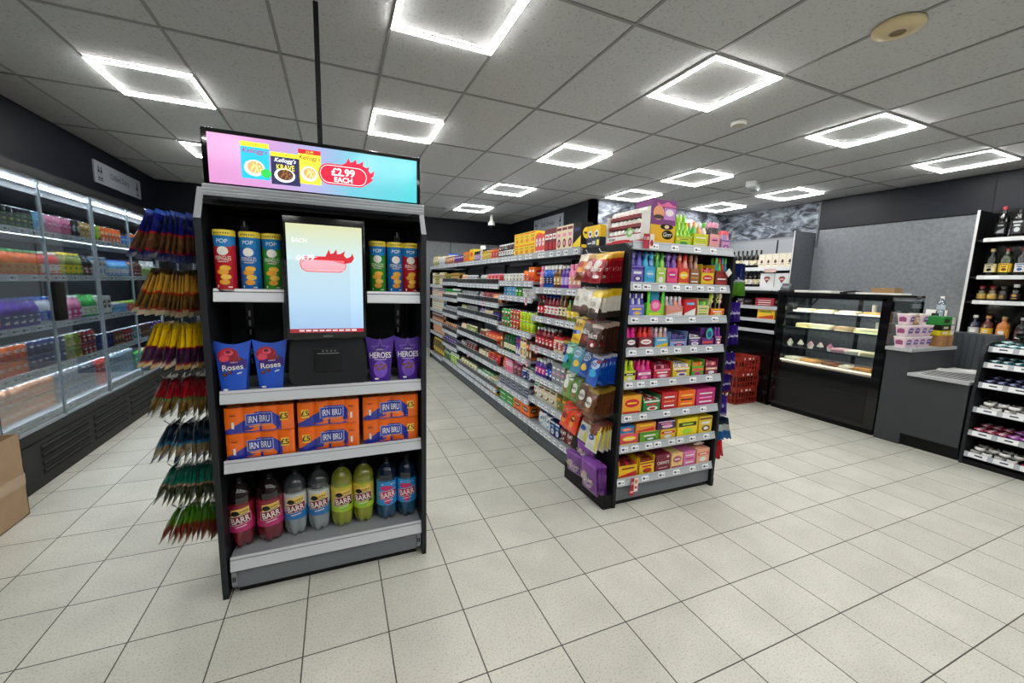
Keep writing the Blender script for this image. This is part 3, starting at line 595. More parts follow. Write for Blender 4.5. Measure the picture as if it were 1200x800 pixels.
# ------------------------------------------------------------------ two litre bottles
def soda(body, upper, main, low, kind):
    def f():
        r, h = (.0595 if kind == 'cream' else .0548), .345; lq = M(body, rough=.12, coat=.8); up = M(upper, rough=.08, coat=1.)
        P = [(.55,0),(.80,.012),(.98,.045),(1,.07),(1,.10),(.975,.105),(.975,.235),(1,.242),(.97,.268),(.86,.292),(.62,.312),(.34,.324),(.25,.330),(.25,.338)]
        m = MB(); m.lathe([(a*r, z) for a, z in P], [lq]*7+[up]*6, 30, petal=5); o = m.ob('bottle')
        k = MB(); k.lathe([(.30*r,.330),(.30*r,.334),(.27*r,.336),(.27*r,.352),(.24*r,.355)], M('#0e0e14', rough=.35), 16); k.ob('cap', o)
        l = MB(); z0, z1 = .098, .232; rr = r*1.0; l.lathe([(rr,z0),(rr,z1)], [M(main, rough=.3, coat=.3)], 30); S = cyl(rr)
        if low: l.col(S, -.075, .075, lambda u: z0+.0003, lambda u: .150+.15*u, M(low, rough=.3, coat=.3), h=.0006, n=18)
        if kind != 'blue':
            l.col(S, -.040, .040, lambda u: .178+.12*u+.006*math.cos(u*70), lambda u: .216+.12*u, M('#ecc862'), h=.0010, n=14)
            l.ell(S, -.021, .194, .017, .013, M('#1c1a18'), h=.0016); l.ell(S, -.021, .190, .021, .005, M('#2c2a26'), h=.0018); l.text(S, 'WIN!', .015, .201, .0125, M('#2a1c10'), h=.0018, rot=.12, bold=.04)
            l.rect(S, .0, .03, .184, .190, M('#8a7a34'), h=.0014, n=4, rot=.12)
        else:
            l.ell(S, -.008, .198, .034, .014, M('#c8246a'), h=.0012)
            for a in (-.03,.02,.034): l.ell(S, a, .218, .005, .003, M('#cfe6f6'), h=.0012, n=5)
            l.ell(S, .0, .122, .018, .016, M('#c8246a'), h=.0012)
        RED = M('#7c1230') if kind != 'blue' else M('#b01a50')
        l.col(S, -.047, .047, lambda u: .137+.14*u, lambda u: .183+.14*u, M('#f4ece6'), h=.0018, n=14); l.col(S, -.045, .045, lambda u: .139+.14*u, lambda u: .181+.14*u, RED, h=.0022, n=14)
        l.text(S, 'BARR', 0, .160, .031, M('#f6f2ee'), h=.0036, maxw=.076, rot=.14, bold=.04)
        if kind == 'lemon': l.ell(S, .0, .118, .022, .012, M('#7fc02a'), h=.0012); l.col(S, .03, .05, lambda u: .13, lambda u: .158, M('#2e241a'), h=.0014, n=4)
        l.rect(S, -.022, .024, .124, .128, M('#efe6ea'), h=.0020, n=6, rot=.14)
        l.ob('label', o); return o
    return f
SOD = (('cream', '#6e0f20', '#16060a', '#8a1230', '#c02a6e', 'dark red drink with pink label'), ('clear', '#8f979b', '#33383b', '#c3c6c4', '#1f70b4', 'clear lemonade with blue and white label'),
       ('lemon', '#8f9622', '#757a1e', '#c8b63a', '#a5c42a', 'cloudy yellow drink with green and yellow label'), ('blue', '#0f4668', '#0a1d30', '#2590d4', None, 'dark blue drink with bright blue label'))
BX = [-.465,-.340,-.227,-.116,-.004,.106,.226,.336]; BY = [2.235,2.24,2.255,2.258,2.25,2.255,2.235,2.232]
for i in range(8):
    k, a, b_, c, d, lb = SOD[i//2]
    place('soda'+k, soda(a, b_, c, d, k), (BX[i], BY[i], .1855), rnd.uniform(-.12,.12)+math.atan2(BX[i],2.2)*-.6, f'large bottle of {lb}, {("left","right")[i % 2]} one of its pair', 'soft drink bottle', 'two litre bottles on the kiosk base')

# ------------------------------------------------------------------ crisp packets on the kiosk's left flank
def prong(name, loc, vec, label, group):
    m = MB(); L = Vector(vec); m.tube([(0,0,0), tuple(L*.9), tuple(L+Vector((0,0,.02)))], .003, STEEL); o = m.ob(name); o.location = loc; return tag(o, label, 'hook', group)
LEFTROWS = [ # top z, height, width, count, bands, colour words
 (1.765, .21, .15, 9, [(.08,'#2a62c0'),(.44,'#17207a'),(.48,'#b01c2c'),(.80,'#6a4426'),(.84,'#b01c2c'),(1,'#1c2c78')], 'deep blue and brown'),
 (1.525, .20, .14, 13, [(.10,'#4a3418'),(.48,'#c9a040'),(.52,'#c02020'),(.84,'#7a5a24'),(.88,'#c02020'),(1,'#d8c8a0')], 'gold and red banded'),
 (1.295, .20, .14, 11, [(.10,'#c8b020'),(.50,'#f0d010'),(.54,'#a01430'),(.86,'#4a1a50'),(.90,'#d02a20'),(1,'#e8c040')], 'bright yellow and purple'),
 (1.055, .18, .13, 12, [(.08,'#3a1418'),(.50,'#a81828'),(.55,'#4a8a48'),(.85,'#9a7a3a'),(1,'#5a4a20')], 'red and olive'),
 (.845, .18, .12, 9, [(.10,'#0a1420'),(.48,'#12304a'),(.56,'#1f78a8'),(.84,'#a08a60'),(1,'#123a66')], 'navy and sky blue'),
 (.640, .18, .12, 12, [(.10,'#0f5a50'),(.44,'#1a8a74'),(.50,'#c89a80'),(.84,'#3a4a2c'),(1,'#7a7a30')], 'teal green and bronze'),
 (.440, .17, .11, 11, [(.42,'#5a9a24'),(.50,'#7a4a20'),(.84,'#8a2a1c'),(1,'#c07a20')], 'green and rust red')]
for j, (zt, h, wd, n, bands, cn) in enumerate(LEFTROWS):
    dec = lambda mb, S, w, hh: (mb.ell(S, 0, hh*.38, w*.26, hh*.13, M('#e9dcc2', rough=.3), n=8, nz=4), mb.rect(S, -w*.3, w*.3, hh*.66, hh*.76, M('#e6e2dc', rough=.3), n=6, nz=2), [mb.ell(S, sx*w*.38, hh*cz_, w*.07, hh*.05, M(cc_, rough=.25, coat=.5), h=.001, n=6, nz=2) for sx in (-1, 1) for cz_, cc_ in ((.36,'#efe6d2'),(.26,'#d8c8a8'),(.80,'#c8ccd8'))])
    for i in range(n):
        q = i/(n-1); tilt = .08 + .34*q**1.7 + rnd.uniform(-.03,.03)
        x = -.545 - (.155 if j != 0 else .15)*q - .004
        lb = f'{cn} crisp packet, {ORD[j]} hook down the kiosk side'
        place(f'cr{j}{i % 3}', p_bag(wd, h, .019, bands, dec, seed=i % 3, z0=-h, nm='crisp_packet'), (x, 2.235+rnd.uniform(-.006,.006), zt+rnd.uniform(-.006,.004)), (-tilt, 0, -PI/2+rnd.uniform(-.12,.12)), lb, 'crisp packet', f'{cn} crisp packets on the kiosk side')
    prong('display_hook', (-.531, 2.235, zt-.012), (-.20, 0, .0), f'thin steel hook holding the {cn} crisp packets on the kiosk side', None)

# ------------------------------------------------------------------ end bay of the gondola (sweets)
EX0, EX1, EY = 1.722, 2.622, 2.12
endbay = empty('sweets_end_bay', (2.17, EY, 0)); tag(endbay, 'black end-of-aisle shelving bay full of sweets and chocolate, right of centre', 'shelving bay')
bx = 2.17
for s, x0, x1 in ((-1, 1.698, 1.722), (1, 2.622, 2.646)):
    m = K(); m.prism([(0,0), (0,1.745), (.06,1.785), (.54,1.785), (.54,0)], x0-bx, x1-bx, PANEL, 'x')
    m.box((x0 if s < 0 else x1)-bx-.004, (x0 if s < 0 else x1)-bx+.004, .0, .55, .0, .06, BLK); o = m.ob('side_panel', endbay)
    e = K(); e.add([(x0-bx-.001,-.002,1.743),(x1-bx+.001,-.002,1.743),(x1-bx+.001,.058,1.786),(x0-bx-.001,.058,1.786)], [(0,1,2,3)], M('#8f9297', rough=.35) if s > 0 else DGREY); e.ob('edge_trim', o)
m = K(); m.box(EX0-bx, EX1-bx, .51, .535, .05, 1.76, BLK); m.ob('back_panel', endbay)
m = K(); m.box(EX0-bx, EX1-bx, .03, .5, .03, .135, PLINTH); m.box(EX0-bx+.01, EX1-bx-.01, .035, .5, 0, .03, BLK); m.ob('plinth', endbay)
EZ = [.192, .432, .650, .880, 1.100, 1.314, 1.530, 1.790]
SP = [[-.41,-.20,-.05,.09,.25,.38][:6], [-.40,-.31,-.19,-.11,.02,.10,.22,.36], [-.39,-.26,-.05,.13,.30], [-.40,-.30,-.19,-.02,.17,.33], [-.39,-.25,-.12,.0,.15,.30], [-.39,-.23,-.10,.11,.33], [-.39,-.31,-.18,-.06,.05,.16,.26,.38], [-.27,-.10,.1,.25]]
for z, sp in zip(EZ, SP): shelf_part(endbay, EX0-bx+.004, EX1-bx-.004, .0, .50, z, .046, spots=sp)
m = MB(); S = flat(0); m.rect(S, -.028, .0, -.05, .05, M('#b01a34')); m.ell(S, -.014, -.05, .026, .03, M('#b01a34'), h=.0004); m.rect(S, .002, .036, -.052, .05, M('#f0ddd4')); m.ell(S, .018, .022, .012, .016, M('#d08a50'), h=.001); m.ell(S, -.014, -.05, .018, .007, M('#e8b8c0'), h=.001); m.text(S, '£1.50', -.014, .014, .018, M('#ffffff'), h=.001, bold=.05, maxw=.024); m.rect(S, .008,.03,-.03,-.012, M('#c05060'), h=.001)
o = m.ob('promotion_card'); o.location = (1.86, 2.108, .150); tag(o, 'small red and white price promotion card hanging on the lowest rail of the sweets bay', 'price card')
m = MB(); m.rect(S, -.04, .01, -.045, .045, M('#b01a34')); m.rect(S, .012, .045, -.045, .045, M('#f3e8e2')); m.text(S, '£1.00', -.015, .018, .02, M('#ffffff'), h=.001, bold=.05, maxw=.04); m.ell(S, .028, -.01, .013, .02, M('#a02838'), h=.001)
o = m.ob('promotion_card'); o.location = (1.83, 2.108, 1.80); tag(o, 'red and white price card on the top rail of the sweets bay', 'price card')
m = MB(); m.box(-.022,.022,-.002,.002,-.022,.022, M('#f0efec')); o = m.ob('price_flag'); o.location = (2.585, 2.118, 1.63); o.rotation_euler = (0, PI/4, 0); tag(o, 'small white square price flag turned on its corner, second shelf of the sweets bay', 'price tag')

def carton_open(w, d, h, front, inside, c1, c2, seed=0, lip=.62):
    """display carton: cut-away front with rows of sweets standing inside"""
    def f():
        m = MB(); A = M(front, rough=.4); m.box(-w/2, w/2, 0, .003, 0, h*lip, A); m.box(-w/2, -w/2+.003, 0, d, 0, h, A); m.box(w/2-.003, w/2, 0, d, 0, h, A); m.box(-w/2, w/2, 0, d, 0, .004, A); m.box(-w/2, w/2, d-.003, d, 0, h, A)
        prints(m, flat(0), w, h*lip, 0, (front, c1, c2), 0, random.Random(seed)); prints(m, lambda u, v, e: (-w/2-e, d/2-u, v), d*.6, h*.8, 0, (front, c1, c2), 0, random.Random(seed+1))
        o = m.ob('display_carton'); g = MB(); r = random.Random(seed); n = max(3, int(w/.022))
        for i in range(n):
            for j in range(5):
                x = -w/2+.006+(w-.012)*(i+.5)/n; y = .01+(d-.03)*j/5; g.rbox(x-w/n*.40, x+w/n*.40, y, y+d/7, .01, h*(.80+r.uniform(-.03,.05)), M(inside if (i+j) % 3 else c1, rough=.3, coat=.3), .003, 1)
        g.ob('wrapped_sweets', o); return o
    return f
def bottles_carton(w, d, h, front, cc, c1, c2, seed=0, n=2, lid=None, r=.016, topz=None):
    """printed tray with upright tubes/bottles of sweets in it"""
    def f():
        m = MB(); A = M(front, rough=.4); hh = h*.55; m.box(-w/2, w/2, 0, .003, 0, hh, A); m.box(-w/2, -w/2+.003, 0, d, 0, hh, A); m.box(w/2-.003, w/2, 0, d, 0, hh, A); m.box(-w/2, w/2, 0, d, 0, .004, A)
        prints(m, flat(0), w, hh, 0, (front, c1, c2), 0, random.Random(seed)); o = m.ob('display_tray')
        for j in range(2):
            for i in range(n):
                x = -w/2 + w*(i+.5)/n; y = .006 + r + j*(2*r+.006); R = min(r, w/n*.47)
                g = MB(); g.lathe([(R*.9,0),(R,.01),(R,h*.62),(R*.62,h*.76),(R*.6,h*.80)], M(cc[i % len(cc)], rough=.15, coat=.6), 10, T=Tr(x, y, .004)); b_ = g.ob('sweet_bottle', o)
                g = MB(); g.lathe([(R*.66,h*.79),(R*.62,h*.97),(R*.3,h)], M(lid or cc[(i+1) % len(cc)], rough=.3), 10, T=Tr(x, y, .004)); g.ob('cap', b_)
        return o
    return f
def lolly_tray(w, d, h, front, cols, seed=0):
    def f():
        m = MB(); A = M(front, rough=.4); hh = h*.34; m.box(-w/2, w/2, 0, .003, 0, hh, A); m.box(-w/2, -w/2+.003, 0, d, 0, hh, A); m.box(w/2-.003, w/2, 0, d, 0, hh, A); m.box(-w/2,w/2,0,d,0,.004,A); prints(m, flat(0), w, hh, 0, (front, 'yellow', 'white'), 0, random.Random(seed)); o = m.ob('display_tray')
        n = len(cols)
        for i, c in enumerate(cols):
            x = -w/2+w*(i+.5)/n; g = MB(); g.lathe([(.004,.005),(.004,h*.55),(.012,h*.58),(.013,h*.66),(.006,h*.72),(.014,h*.82),(.012,h*.95),(.002,h)], M(c, rough=.2, coat=.5), 10, T=Tr(x, .02+.012*(i % 2), 0)); g.ob('lollipop', o)
        return o
    return f
def put(row, x0, x1, build, key, label, cat='sweets box', dy=.022, z=None, group=None):
    place(key, build, ((x0+x1)/2, EY+dy, (EZ[row] if z is None else z)+.0006), 0, label + (', second layer' if False else ''), cat, group)
RN = ['bottom','second lowest','third lowest','fourth lowest','fifth lowest','sixth lowest','second highest','top']
# row 6 (second highest): tall character-free spray boxes
cs = [('#7d6cc0','violet','purple',['#4a3aa0','#7a6ad0']),('#2fa8d8','light blue','blue',['#28b0d8','#1a70b0']),('#b8d870','lime green','green',['#3aa040','#8ad050']),('#ee5a86','magenta','pink',['#5a2a90','#8a50b8']),
      ('#e84a34','yellow','red',['#d03a2a','#f08a7a']),('#96603a','gold','brown',['#7a4030','#b07a5a'])]
X = [1.737,1.843,1.942,2.032,2.135,2.240,2.335]
for i, (f_, a, b_, cc) in enumerate(cs):
    nm = ('purple','sky blue','pale green','pink','orange red','brown')[i]
    put(6, X[i], X[i+1], bottles_carton((X[i+1]-X[i])*.96, .2, .205, f_, cc, a, 'white', i, 2, None, .022), f'sp{i}', f'{nm} box of spray sweets, {ORD[i]} along the second highest shelf of the end bay')
put(6, 2.345, 2.475, carton_open(.125,.2,.15,'#e8c82a','#d02838','red','white',3), 'r6a', 'yellow and red tray of sweets on the second highest shelf of the end bay')
put(6, 2.485, 2.61, bottles_carton(.12,.2,.20,'#8a3a34',['#1a9ab8','#5ac83a','#e0304a'],'white','red',5,4,None,.014), 'r6b', 'dark red tray of turquoise, green and red tubes beside the right panel, second highest shelf')
# row 5
put(5, 1.74, 1.87, bottles_carton(.125,.22,.15,'#6a78d0',['#4a4ab8','#e8e0f0'],'lilac','yellow',11,5,None,.012), 'r5a', 'lilac and blue sweets box at the left of the sixth lowest end bay shelf')
put(5, 1.885, 2.035, lambda: (lambda m: ([m.box(-.072,.072,0,.003,0,.09,M('#8ad832')), m.box(-.072,-.05,0,.004,.09,.175,M('#5ad848')), m.box(.05,.072,0,.004,.09,.175,M('#5ad848')), m.box(-.072,.072,.003,.2,0,.09,M('#5ad848')), m.box(-.035,.035,.01,.03,.09,.19,M('#2a8ab0')), m.ell(flat(0),0,.075,.046,.040,M('#f04a98')), m.ell(flat(0),0,.078,.03,.024,M('#f8a0c8'),h=.0014), m.rect(flat(0),-.05,.05,.01,.026,M('#e8f040'))], m.ob('display_carton'))[1])(MB()), 'r5b', 'bright green upright carton with a pink disc, sixth lowest shelf of the end bay')
put(5, 2.05, 2.21, bottles_carton(.155,.2,.135,'#e09a80',['#e8b8b0','#a8b0c8','#f0a890','#f0a0b0'],'white','pink',13,4,'#d8d0d8',.018), 'r5c', 'peach tray of pale pink and grey tubes, sixth lowest shelf of the end bay')
put(5, 2.215, 2.33, p_box(.11,.2,.12,('red','white','light blue'),2), 'r5d', 'red and white carton between the pale tubes and green carton, sixth lowest shelf')
put(5, 2.335, 2.455, carton_open(.115,.2,.13,'#e8d8a0','#2aa84a','lime green','green',6), 'r5e', 'cream tray filled with green sweets, sixth lowest shelf of the end bay')
put(5, 2.465, 2.61, lolly_tray(.14,.2,.17,'#e8622a',['#c8e02a','#f0f0e0','#30302a','#c8d84a','#f0e8d8','#c82a3a']), 'r5f', 'orange tray of tall lollipops beside the right panel, sixth lowest shelf')
# row 4
put(4, 1.735, 1.825, bottles_carton(.085,.2,.14,'#3a2030',['#e02a90'],'white','magenta',21,2,'#e8289a',.02), 'r4a', 'hot pink topped tubes at the left end of the fifth lowest shelf')
put(4, 1.84, 1.965, bottles_carton(.12,.2,.14,'#8a3040',['#d02a30','#e85048'],'white','red',22,3,'#d8303a',.018), 'r4b', 'red tubes of sweets on a maroon tray, fifth lowest shelf of the end bay')
put(4, 1.975, 2.10, bottles_carton(.12,.2,.135,'#6ab0dc',['#d8a8c0','#e8c8a0'],'yellow','white',23,3,'#e8d0d8',.015), 'r4c', 'light blue tray with small pink and cream tubes, fifth lowest shelf')
put(4, 2.11, 2.27, carton_open(.155,.2,.11,'#8aa8d8','#4a3a88','navy','pink',24,.5), 'r4d', 'pale blue tray of navy wrapped sweets, fifth lowest shelf of the end bay')
put(4, 2.28, 2.40, carton_open(.115,.2,.10,'#4a3a6a','#a8a0b8','white','lilac',25,.7), 'r4e', 'dark violet tray with silver domed sweets, fifth lowest shelf')
put(4, 2.41, 2.53, lambda: (lambda m: ([m.box(-.058,.058,0,.2,0,.06,M('#6a2a80')), m.box(-.058,.058,.02,.2,.06,.13,M('#4a1c6a')), m.ell(flat(0),.01,.09,.034,.042,M('#3ab8a8')), m.ell(flat(0),.01,.085,.02,.026,M('#1a4a90'),h=.0014), m.rect(flat(0),-.05,.05,.02,.035,M('#e0503a'))], m.ob('display_carton'))[1])(MB()), 'r4f', 'purple carton with a turquoise swirl, fifth lowest shelf of the end bay')
put(4, 2.54, 2.61, bottles_carton(.065,.2,.13,'#5a2a70',['#8a3aa8'],'pink','white',27,2,'#6a2a90',.016), 'r4g', 'slim purple tray of tubes next to the right panel, fifth lowest shelf')
# row 3
put(3, 1.735, 1.835, bottles_carton(.098,.2,.135,'#d8e03a',['#c8e02a','#b0c828'],'black','white',31,2,'#d0e820',.022), 'r3a', 'acid yellow tray with lime tubes at the left end of the fourth lowest shelf')
put(3, 1.85, 1.97, bottles_carton(.118,.2,.13,'#c0308a',['#e8288a','#f070a8'],'white','pink',32,3,'#e02878',.018), 'r3b', 'magenta tray with pink tubes on the fourth lowest shelf of the end bay')
for k, (x0, x1, fr, ins, c1, c2, nm) in enumerate(((1.985,2.145,'#b81e34','#8a1a30','pink','white','crimson'),(2.155,2.325,'#e8c82a','#c8c0c8','white','purple','yellow and silver'),(2.335,2.46,'#5aa83a','#d89a3a','orange','magenta','green and orange'),(2.47,2.60,'#8a2a4a','#c85a78','peach','white','plum'))):
    put(3, x0, x1, carton_open(x1-x0-.006,.34,.12,fr,ins,c1,c2,40+k), f'r3{k}c', f'{nm} open carton of wrapped chews, fourth lowest shelf of the end bay')
# row 2
for k, (x0, x1, c, nm) in enumerate(((1.74,1.905,('#f0a82a','red','yellow'),'yellow and orange'),(1.915,2.075,('#2a8a4a','white','red'),'green and white'),(2.08,2.225,('#c81c28','#e89a5a','white'),'scarlet'),(2.235,2.40,('#f46a1a','#2a2018','#f8c85a'),'orange'),(2.41,2.60,('#c02a74','#f0a0d0','white'),'magenta'))):
    put(2, x0, x1, (p_box(x1-x0-.006,.34,.13,c,k*3+1) if k != 1 else carton_open(.155,.3,.115,'#2a8a4a','#a8302a','white','red',9,.75)), f'r2{k}', f'{nm} chocolate bar carton on the third lowest shelf of the end bay')
# row 1: two layers
for k, (x0, x1, z, c, nm, hh) in enumerate(((1.74,1.90,0,('#e04858','yellow','white'),'coral red',.075),(1.91,2.085,0,('#6aa82a','#3a7a2a','white'),'green',.075),(2.095,2.24,0,('#e0b83a','red','white'),'gold and red',.075),(2.25,2.45,0,('#f0d81c','#3a3018','lime green'),'bright yellow',.135),(2.46,2.60,0,('#e8c83a','brown','white'),'yellow and brown',.13),
        (1.735,1.86,.077,('#2a78b8','orange','white'),'blue',.058),(1.87,2.05,.077,('#e8902a','red','yellow'),'amber orange',.064),(2.06,2.235,.077,('#4a1c50','#d8c8e0','pink'),'aubergine purple',.062))):
    put(1, x0, x1, p_box(x1-x0-.008,.34,hh,c,k+50), f'r1{k}', f'{nm} sweet carton, {"upper" if z else "lower"} layer on the second lowest shelf of the end bay', z=EZ[1]+z)
# row 0
put(0, 1.745, 1.915, carton_open(.165,.38,.125,'#f2c414','#6a1a20','red','#8a2a10',60,.72), 'r0a', 'yellow open carton of maroon bars at the left of the lowest shelf')
put(0, 1.925, 2.065, carton_open(.138,.38,.13,'#f2c414','#8a3a1a','#8a2a10','red',61,.72), 'r0b', 'yellow open carton of brown bars, second on the lowest shelf of the end bay')
def chewits():
    o = p_box(.135,.36,.125,('#7a1830','#f0e0d8','#7a1830'),62)(); return o
def maroon():
    m = MB(); w, h = .135, .125; A = M('#7a1830', rough=.4); m.box(-w/2,w/2,0,.36,0,h,A); m.text(flat(0), 'CHEWITS', 0, h*.5, .022, M('white'), maxw=.11, bold=.05); m.rect(flat(0), -.04,.04,.02,.028,M('#d8a0a8')); m.ell(flat(0), .04,.105,.012,.008,M('#e8c0c0')); return m.ob('carton')
put(0, 2.075, 2.215, maroon, 'r0c', 'maroon carton with white capital letters on the lowest shelf of the end bay')
for k, (x0, x1, c, nm) in enumerate(((2.22,2.335,('#f0cc88','#c05a70','white'),'cream and pink'),(2.34,2.46,('#e880b8','#a02a60','white'),'candy pink'),(2.47,2.605,('#f0b090','#e86a5a','white'),'peach'))):
    put(0, x0, x1, p_box(x1-x0-.006,.36,.115,c,70+k), f'r0{k}', f'{nm} sweet carton on the lowest shelf of the end bay')
m = MB(); m.box(-.06,.06,0,.006,0,.05, WHITE); o = m.ob('loose_flap'); o.location = (2.52, 2.2, .315); o.rotation_euler = (.9,.3,.4); tag(o, 'loose white cardboard flap lying over the peach carton on the lowest shelf', 'cardboard flap')
# top shelf of the end bay
def egg_display():
    w, d = .36, .07; m = MB(); Wm = M('#eae7e2', rough=.4); R_ = M('#c41e28', rough=.4)
    m.box(-w/2, w/2, 0, d, 0, .022, R_); m.box(-w/2, w/2, 0, .004, .022, .060, Wm); m.box(-w/2, w/2, d-.004, d, .022, .235, Wm)
    for s in (-1, 1): m.box(s*w/2-.002, s*w/2+.002, 0, d, .022, .20, Wm)
    S = flat(0); m.text(S, 'Kinder', -.11, .042, .018, M('#1a1a1a'), h=.0018, bold=.04); m.ell(S, .07, .075, .035, .03, M('#8fc06a'), h=.001); m.ell(S, .08, .075, .02, .014, M('#e8f0d8'), h=.0016); m.ell(S, -.02, .024, .10, .008, R_, h=.001); o = m.ob('egg_display')
    for j in range(3):
        t_ = MB(); t_.box(-w/2+.004, w/2-.004, .004+.010*j, d-.004, .045+.062*j, .050+.062*j, M('#7a1c20', rough=.4)); t_.box(-w/2+.004, w/2-.004, .004+.010*j, .008+.010*j, .050+.062*j, .066+.062*j, M('#7a1c20', rough=.4)); t_.ob('tier', o)
        for i in range(8):
            e = MB(); x = -w/2+.024+.0445*i; z = .050+.062*j; P = [(.004,0),(.016,.006),(.021,.02),(.020,.034),(.013,.048),(.003,.054)]
            e.lathe(P, [M('#d83038', rough=.3), M('#d83038', rough=.3)]+[M('#f2efe9', rough=.3, coat=.3)]*3, 12, T=Tr(x, .030+.008*j, z)); e.ob('chocolate_egg', o)
    return o
place('eggs', egg_display, (1.795, 2.325, 1.7906), -PI/2, 'white and red tiered display of wrapped chocolate eggs on the top shelf corner', 'egg display')
def navy_box():
    m = MB(); w, h = .17, .155; m.box(-w/2,w/2,0,.05,0,h*.45,M('#1c2038')); m.box(-w/2,w/2,0,.05,h*.45,h,M('#eec21c')); S = flat(0)
    for c in (-.04,.04): m.ell(S,c,h*.62,.026,.026,M('#e8e6e0')); m.ell(S,c,h*.62,.013,.013,M('#2a2a34'),h=.0014); m.rect(S,c-.028,c+.028,h*.3,h*.5,M('#2a3050'))
    m.rect(S,.045,.075,.01,.05,M('#f2dc2a'),h=.0014); m.rect(S,-.07,-.02,.025,.034,M('white')); m.rect(S,-.01,.03,.02,.045,M('#c8ccd8')); return m.ob('carton')
place('navy', navy_box, (1.745, 2.60, 1.7906), -PI/2, 'yellow and navy carton on the shelf top between the egg display and the gondola', 'carton')
def tall_purple():
    m = MB(); w, h, d = .205, .285, .16; m.box(-w/2,w/2,0,d,0,h*.44,M('#eeb416',rough=.4)); m.box(-w/2,w/2,0,d,h*.44,h,M('#7a2a78',rough=.4)); S = flat(0)
    m.ell(S,-.045,.20,.045,.045,M('#f0a878')); m.ell(S,-.045,.175,.04,.014,M('#3a2018'),h=.0014); m.rect(S,-.0,.095,.16,.235,M('#c888d0')); m.ell(S,.045,.205,.035,.022,M('#f4e8f0'),h=.0014); m.col(S,-.06,.095,lambda u:.24,lambda u:.262+.01*math.sin(u*60),M('#e86aa0'),n=12)
    m.ell(S,.03,.115,.055,.018,M('#2a2018')); m.ell(S,.03,.115,.02,.012,M('#f0d8a8'),h=.0014); m.ell(S,.04,.065,.047,.03,M('#1c1812')); m.text(S,'Grrr',.04,.066,.028,M('#f4f0e4'),h=.002,bold=.04,shear=.2)
    return m.ob('carton')
put(7, 1.875, 2.085, tall_purple, 'top1', 'tall purple and yellow sweets carton on the top shelf, highest of them all', 'sweets carton', dy=.03)
def lime_stack():
    m = MB(); w = .14; m.box(-w/2,w/2,0,.15,0,.07,M('#a8c820')); prints(m, flat(0), w, .07, 0, ('#a8c820','yellow','green'), 0, random.Random(2)); o = m.ob('display_tray')
    for j in range(3):
        for i in range(4):
            g = MB(); x = -w/2+.018+.035*i; g.lathe([(.014,0),(.016,.01),(.016,.06),(.008,.075),(.007,.09)], M('#86c81e' if (i+j) % 2 else '#a8d830', rough=.15, coat=.6), 10, T=Tr(x, .02+.025*j, .02+.055*j)); g.ob('sweet_bottle', o)
    return o
put(7, 2.09, 2.245, lime_stack, 'top2', 'tray of tiered lime green candy bottles on the top shelf of the end bay', 'sweets tray', dy=.03)
put(7, 2.25, 2.39, bottles_carton(.135,.15,.17,'#d8d82a',['#5ac04a','#e8a05a','#f0e8e0'],'lime green','white',81,3,None,.02), 'top3', 'yellow tray of green and orange topped tubes on the top shelf', 'sweets tray', dy=.03)
put(7, 2.40, 2.505, bottles_carton(.10,.15,.18,'#e8a8a0',['#2a2028','#3a2a30'],'pink','black',82,3,'#e8a0b8',.016), 'top4', 'pink tray of dark tubes with pale pink lids on the top shelf', 'sweets tray', dy=.03)
put(7, 2.515, 2.61, bottles_carton(.09,.12,.13,'#c8a0d0',['#e0a0c0','#a8a0d8'],'purple','pink',83,3,'#f05a6a',.015), 'top5', 'lilac tray of coral lidded tubes at the right end of the top shelf', 'sweets tray', dy=.03)

# ------------------------------------------------------------------ bags hanging on both flanks of the end bay
def deco_round(disc, ring, text=None, tc='#2a1a10', low=None):
    def f(mb, S, w, h):
        mb.ell(S, 0, h*.52, w*.30, w*.27, M(disc, rough=.3), h=.001, n=10, nz=5)
        if ring: mb.ell(S, w*.05, h*.24, w*.18, h*.09, M(ring, rough=.3), h=.0012, n=8, nz=3)
        if text: mb.text(S, text, 0, h*.52, w*.2, M(tc), h=.0075, bold=.04, shear=.2)
    return f
def deco_blocks(cols):
    def f(mb, S, w, h):
        for k, (cx, cz, rx, rz, c) in enumerate(cols): mb.ell(S, cx*w, cz*h, rx*w, rz*h, M(c, rough=.3), h=.001+.0005*k, n=8, nz=4)
    return f
def deco_text(blocks, text, tz, th, tc, shear=.0, mw=.8):
    d = deco_blocks(blocks)
    def f(mb, S, w, h): d(mb, S, w, h); mb.text(S, text, 0, tz*h, th*h, M(tc), h=.0085, bold=.05, shear=shear, maxw=w*mw)
    return f
RED = [(.16,'#c8a050'),(1,'#9c1622')]; WT = [(.22,'#d8c040'),(.75,'#e6e2da'),(1,'#3a2a20')]
